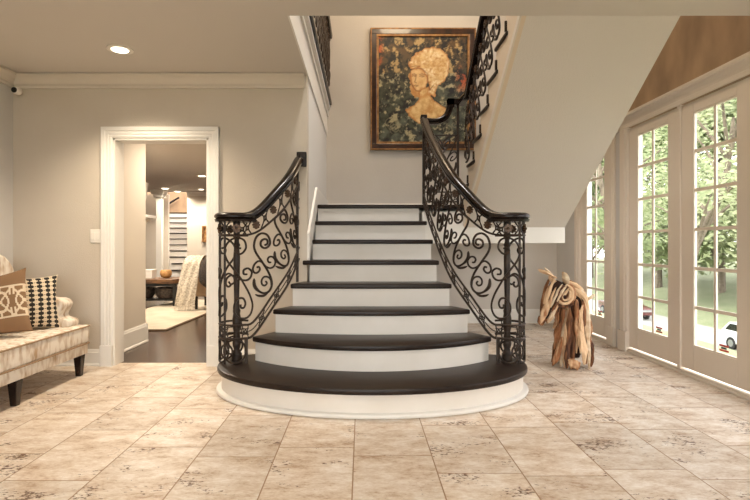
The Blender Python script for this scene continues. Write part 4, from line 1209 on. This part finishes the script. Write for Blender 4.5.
ac = thing('armchair', (-2.42, 8.35, .0), 'tan upholstered armchair under a knitted throw, seen from behind beyond the opening', 'armchair')
MB().prism([(8.1, .3), (8.02, .75), (8.05, .82), (8.15, .83), (8.24, .76), (8.28, .3)], lambda a, c, d: (d, a, c), -2.76, -2.06).build('backrest', M['chairfab'], ac, bevel=.02, smooth=True)
MB().box(-2.76, -2.06, 8.12, 8.75, .22, .42).build('seat', M['chairfab'], ac, bevel=.03, smooth=True)
for x in (-2.71, -2.11):
    for y in (8.16, 8.70): MB().box(x-.025, x+.025, y-.025, y+.025, .012, .24).build('leg', M['leg'], ac)
th_pts = []
tw = MB(); nx_, nz_ = 14, 26
path = catmull([(8.26, .55, 0), (8.25, .78, 0), (8.13, .865, 0), (8.0, .80, 0), (7.97, .6, 0), (7.93, .35, 0), (7.92, .10, 0)], 4)
for sgn in (0, 1):
    for j, p in enumerate(path):
        e = j/(len(path)-1)
        for i in range(nx_+1):
            u = i/nx_
            xa = -2.74-.22*e; xb = -2.50-.15*e
            wv = .012*math.sin(u*17+j*.5)
            tw.v.append((xa+(xb-xa)*u, p.x+wv-(.02 if not sgn else 0)*(1 if j > 10 else 0), p.y+wv+(.02 if not sgn else 0)*(1 if j <= 10 else 0)))
nv = len(path)*(nx_+1)
for sgn in (0, 1):
    for j in range(len(path)-1):
        for i in range(nx_):
            a = sgn*nv+j*(nx_+1)+i; tw.f.append((a, a+1, a+nx_+2, a+nx_+1)); tw.mi.append(0)
to = tag(tw.build('throw_blanket', M['throw'], smooth=True), 'cream knitted throw blanket draped over the back of the armchair', 'blanket')
fg = MB()
for k in range(16):
    x = -2.96+.31*k/15
    fg.tube([(x, 7.915, .11), (x+.004, 7.905, .06), (x-.004, 7.9, .02)], .007, 5)
fg.build('fringe', M['throw'], to)
cu = MB()
cu.tube(catmull([(-2.42, 8.0, .86), (-2.42, 7.96, .7), (-2.44, 7.95, .5), (-2.46, 7.96, .38)], 4), [.05, .09, .11, .115, .12, .125, .125, .12, .115, .11, .09, .06, .02], 12, flat=1.3)
tag(cu.build('fur_throw', M['fur'], smooth=True), 'dark fur throw hanging over the armchair back beside the cream throw', 'blanket')

# ------------------------------------------------------------------ outdoors
def terr(x):
    ks = [(2.8, -.12), (4.5, -.2), (19.5, -4.9), (25.5, -5.0), (36, -2.6), (70, 1.5)]
    for (a, za), (c, zc) in zip(ks, ks[1:]):
        if x <= c: return za+(zc-za)*(x-a)/(c-a)
    return ks[-1][1]
def ground(x0, x1, step, dz=0):
    m = MB(); xs = []
    x = x0
    while x < x1: xs.append(x); x += step
    xs.append(x1)
    for x in xs:
        m.v += [(x, -12, terr(x)+dz), (x, 95, terr(x)+dz)]
    for i in range(len(xs)-1): m.f.append((2*i, 2*i+2, 2*i+3, 2*i+1)); m.mi.append(0)
    return m
struct(ground(2.82, 70, 1.0), 'floor_lawn', M['lawn'])
g_ = MB().box(19.9, 25.3, -12, 95, terr(22)-.02, terr(22)+.03); struct(g_, 'floor_road', M['asphalt'])
struct(MB().box(-30, 30, -40, YR-.15, -.4, -.1), 'floor_rear_garden', M['lawn'])

def tree(x, y, h, spread, nleaf, mat, label, lean=0, seed=1, lsz=.34, low=.3, grp=None):
    rn = random.Random(seed); z0 = terr(x)
    t_ = thing('tree', (x, y, z0), label, 'tree', grp)
    tr = MB()
    r0 = h*.016+.05
    tp = [Vector((x, y, z0-.1)), Vector((x+lean*.3, y-lean*.2, z0+h*.3)), Vector((x+lean, y-lean*.5, z0+h*.55)), Vector((x+lean*1.3, y-lean*.5, z0+h*.8))]
    ct_ = catmull(tp, 5)
    tr.tube(ct_, [r0*(1-.75*i/(len(ct_)-1)) for i in range(len(ct_))], 8)
    cl_ = []
    for k in range(11):
        a = rn.uniform(0, 2*PI); e = rn.uniform(low, .95)
        b0 = ct_[min(len(ct_)-1, int(len(ct_)*min(.95, e*.9)))]
        d = spread*rn.uniform(.35, 1)*(1.05-.6*abs(e-.5))
        tip = Vector((x+lean+math.cos(a)*d, y-lean*.5+math.sin(a)*d, z0+h*(e+.06)))
        mid = b0.lerp(tip, .5)+Vector((0, 0, h*.03))
        tr.tube(catmull([b0, mid, tip], 3), [r0*.35, r0*.3, r0*.26, r0*.2, r0*.15, r0*.1, r0*.05], 5)
        cl_.append((tip, spread*rn.uniform(.35, .6)))
    tr.build('trunk', M['bark'], t_)
    lf = MB()
    for k in range(nleaf):
        c, r_ = rn.choice(cl_)
        u = Vector((rn.gauss(0, 1), rn.gauss(0, 1), rn.gauss(0, .75)))
        p = c+u.normalized()*r_*rn.random()**.4
        a = Vector((rn.gauss(0, 1), rn.gauss(0, 1), rn.gauss(0, .6))).normalized(); b_ = a.orthogonal().normalized()
        s_ = lsz*rn.uniform(.6, 1.25)
        lf.add([p-a*s_*.5, p+b_*s_*.28, p+a*s_*.5, p-b_*s_*.28], [(0, 1, 2, 3)])
    o = lf.build('foliage', mat, t_)
GT = 'trees outside the glass doors'
tree(11.0, 17.5, 9.5, 3.2, 3000, M['leaf_light'], 'nearest leafy tree with a leaning trunk seen through the right glass door', lean=1.2, seed=3, lsz=.24, low=.45, grp=GT)
tree(12.5, 24.0, 12, 4.2, 3200, M['leaf_mid'], 'green tree filling the left leaf of the double glass doors', lean=-.8, seed=4, lsz=.28, low=.3, grp=GT)
tree(14.5, 32, 13, 4.8, 3200, M['leaf_mid'], 'dense green tree seen through the narrow far window behind the horse sculpture', seed=5, lsz=.32, low=.22, grp=GT)
TL = ['pale green tree across the road, farthest to the right in the glass doors', 'pale green tree across the road behind the leaning trunk', 'tall pale tree across the road, seen at the middle of the double doors',
      'pale green tree across the road behind the dense green tree', 'pale tree across the road at the left edge of the far window', 'pale tree at the far end of the road behind the far window']
for k, (x, y) in enumerate(((30, 39), (31, 46), (30, 54), (29, 62), (30, 70), (31, 80))):
    tree(x+2, y, 22, 7.8, 9000, M['leaf_light'] if k % 2 == 0 else M['leaf_mid'], TL[k], seed=20+k, lsz=.72, low=.12, grp='trees across the road')

def car(name, x, y, z, L, Ht, W, mat, label, pickup=False):
    """side-on vehicle running along Y"""
    c = thing(name, (x, y, z), label, 'car')
    if not pickup:
        pr_ = [(-L/2, .35), (-L/2, .8), (-L/2+.15, 1.0), (-L/2+.95, 1.08), (-L/2+1.55, Ht-.06), (-L/2+2.2, Ht), (L/2-.7, Ht-.04), (L/2-.15, 1.1), (L/2, .95), (L/2, .35)]
        gw = [(-L/2+1.15, 1.1), (-L/2+1.65, Ht-.12), (L/2-.8, Ht-.12), (L/2-.4, 1.1)]
    else:
        pr_ = [(-L/2, .4), (-L/2, .95), (-L/2+1.3, 1.1), (-L/2+1.9, Ht), (L/2-2.1, Ht), (L/2-1.8, 1.1), (L/2, 1.1), (L/2, .4)]
        gw = [(-L/2+1.45, 1.12), (-L/2+1.97, Ht-.1), (L/2-2.2, Ht-.1), (L/2-2.0, 1.12)]
    MB().prism(pr_, lambda a, q, d: (x+d, y+a, z+q), -W/2, W/2).build('body', mat, c, bevel=.05, smooth=True)
    MB().prism(gw, lambda a, q, d: (x+d, y+a, z+q), -W/2-.012, W/2+.012).build('side_window', M['glassdark'], c)
    for a in (-L/2+.85, L/2-.85):
        for d in (-1, 1):
            wl = MB().lathe([(.12, -.11), (.34, -.11), (.36, -.06), (.36, .06), (.34, .11), (.12, .11)], (x+d*(W/2-.08), y+a, z+.36), 20, 'x').build('wheel', M['tyre'], c, smooth=True)
            MB().lathe([(.02, -.125), (.2, -.12), (.22, -.09), (.22, .09), (.2, .12), (.02, .125)], (x+d*(W/2-.08), y+a, z+.36), 14, 'x').build('hubcap', M['alloy'], wl, smooth=True)
    MB().box(x-W/2+.1, x+W/2-.1, y-L/2-.02, y-L/2+.05, z+.68, z+.82).build('headlight', M['alloy'], c)
    return c
car('car', 22.0, 27.2, terr(22)+.03, 4.5, 1.6, 1.8, M['carwhite'], 'white car parked on the road, cut off at the right edge of the glass door')
car('pickup_truck', 22.0, 42.0, terr(22)+.03, 5.2, 1.85, 1.9, M['carmaroon'], 'dark maroon pickup truck parked on the road beyond the left glass door', True)

# ------------------------------------------------------------------ light
SKY_DOORS, SKY_REAR = 4.0, 7.0
w = bpy.data.worlds.new('sky'); SC.world = w; w.use_nodes = True
nt = w.node_tree; bg = nt.nodes['Background']
tc = N(nt, 'ShaderNodeTexCoord'); dp = N(nt, 'ShaderNodeVectorMath', operation='DOT_PRODUCT')
nt.links.new(tc.outputs['Generated'], dp.inputs[0]); dp.inputs[1].default_value = Vector((-.35, -.85, .4)).normalized()
mr = N(nt, 'ShaderNodeMapRange'); nt.links.new(dp.outputs['Value'], mr.inputs[0])
mr.inputs[1].default_value = -.2; mr.inputs[2].default_value = .9; mr.inputs[3].default_value = 0; mr.inputs[4].default_value = 1
st1 = N(nt, 'ShaderNodeMapRange'); nt.links.new(mr.outputs[0], st1.inputs[0]); st1.inputs[3].default_value = SKY_DOORS; st1.inputs[4].default_value = SKY_REAR
nt.links.new(st1.outputs[0], bg.inputs['Strength'])
mxc = N(nt, 'ShaderNodeMix', data_type='RGBA'); nt.links.new(mr.outputs[0], mxc.inputs['Factor'])
mxc.inputs['A'].default_value = (.98, .95, 1, 1); mxc.inputs['B'].default_value = (.98, .97, .97, 1)
nt.links.new(mxc.outputs['Result'], bg.inputs['Color'])

def light(name, kind, loc, energy, col=(1, 1, 1), rot=(0, 0, 0), **kw):
    d = bpy.data.lights.new(name, kind); d.energy = energy; d.color = col
    for k, v in kw.items(): setattr(d, k, v)
    o = bpy.data.objects.new(name, d); COL.objects.link(o); o.location = loc; o.rotation_euler = rot
    return o
def portal(name, loc, rot, sx, sy):
    o = light(name, 'AREA', loc, 1, rot=rot, shape='RECTANGLE', size=sx, size_y=sy)
    o.data.cycles.is_portal = True
portal('portal_doors', (XR+.12, (OP[0][0]+OP[0][1])/2, 1.15), (0, PI/2, 0), 2.1, 3.2)
portal('portal_window', (XR+.12, (OP[1][0]+OP[1][1])/2, 1.15), (0, PI/2, 0), 2.1, .75)
portal('portal_upper', (XR+.13, 4.5, 4.18), (0, PI/2, 0), 1.85, 2.0)
portal('portal_rear', ((WX0+WX1)/2, YR-.12, (WZ0+WZ1)/2), (PI/2, 0, 0), WX1-WX0, WZ1-WZ0)
light('sun', 'SUN', (0, 0, 20), 1.5, (1, .96, .88), rot=Vector((.62, -.05, -.78)).to_track_quat('-Z', 'Y').to_euler(), angle=.05)
WARM = (1, .84, .64); SOFT = (1, .93, .84)
light('lamp_and_fill_foyer', 'SPOT', (LR[0], LR[1], ZC-.03), 140, WARM, spot_size=2.2, spot_blend=.8, shadow_soft_size=.08)
for x, y in ((-1.84, 1.3), (0, 1.3), (1.5, 1.3)):  # added fill spots with no fixtures in the foyer ceiling
    light('lamp_and_fill_foyer', 'SPOT', (x, y, ZC-.03), 30 if x == 0 else 55, SOFT, spot_size=2.6, spot_blend=.9, shadow_soft_size=.15)
light('lamp_and_fill_stairwell', 'POINT', (.55, 5.3, 4.75), 75, (1, .78, .52), shadow_soft_size=.3)
light('lamp_and_fill_stairwell', 'SPOT', (.2, 3.55, 5.3), 330, (1, .95, .89), rot=(.12, 0, 0), spot_size=1.5, spot_blend=.9, shadow_soft_size=.25)  # added fill spot with no fixture, brightens risers and treads
for x, y, e_ in ((-3.33, 10.4, 160), (-5.0, 12.7, 60), (at(177.5, 196.5, 13.4).x, 13.4, 120), (at(207, 199, 13.0).x-.12, 12.9, 110), (-3.0, 7.2, 200), (-1.75, 5.6, 80), (-4.2, 9.0, 150), (-5.8, 11.5, 120)):  # hall downlights first, then unseen spots added as fill without fixtures
    light('lamp_and_fill_hall', 'SPOT', (x, y, HZ-.03), e_*1.5, (1, .87, .70), spot_size=2.7, spot_blend=.8, shadow_soft_size=.1)

light('fill_far_stairs', 'POINT', (-5.2, 15.6, 4.3), 330, (1, .87, .70), shadow_soft_size=.2)  # added fill point with no fixture, brightens the dark far steps

SC.view_settings.view_transform = 'Standard'
SC.view_settings.look = 'None'
SC.view_settings.exposure = 0.28
SC.view_settings.gamma = 1
SC.view_settings.use_curve_mapping = False
try:
    SC.cycles.use_denoising = True
    SC.cycles.max_bounces = 8
    SC.cycles.diffuse_bounces = 5
    SC.cycles.transparent_max_bounces = 16
    SC.cycles.sample_clamp_indirect = 6
except Exception:
    pass
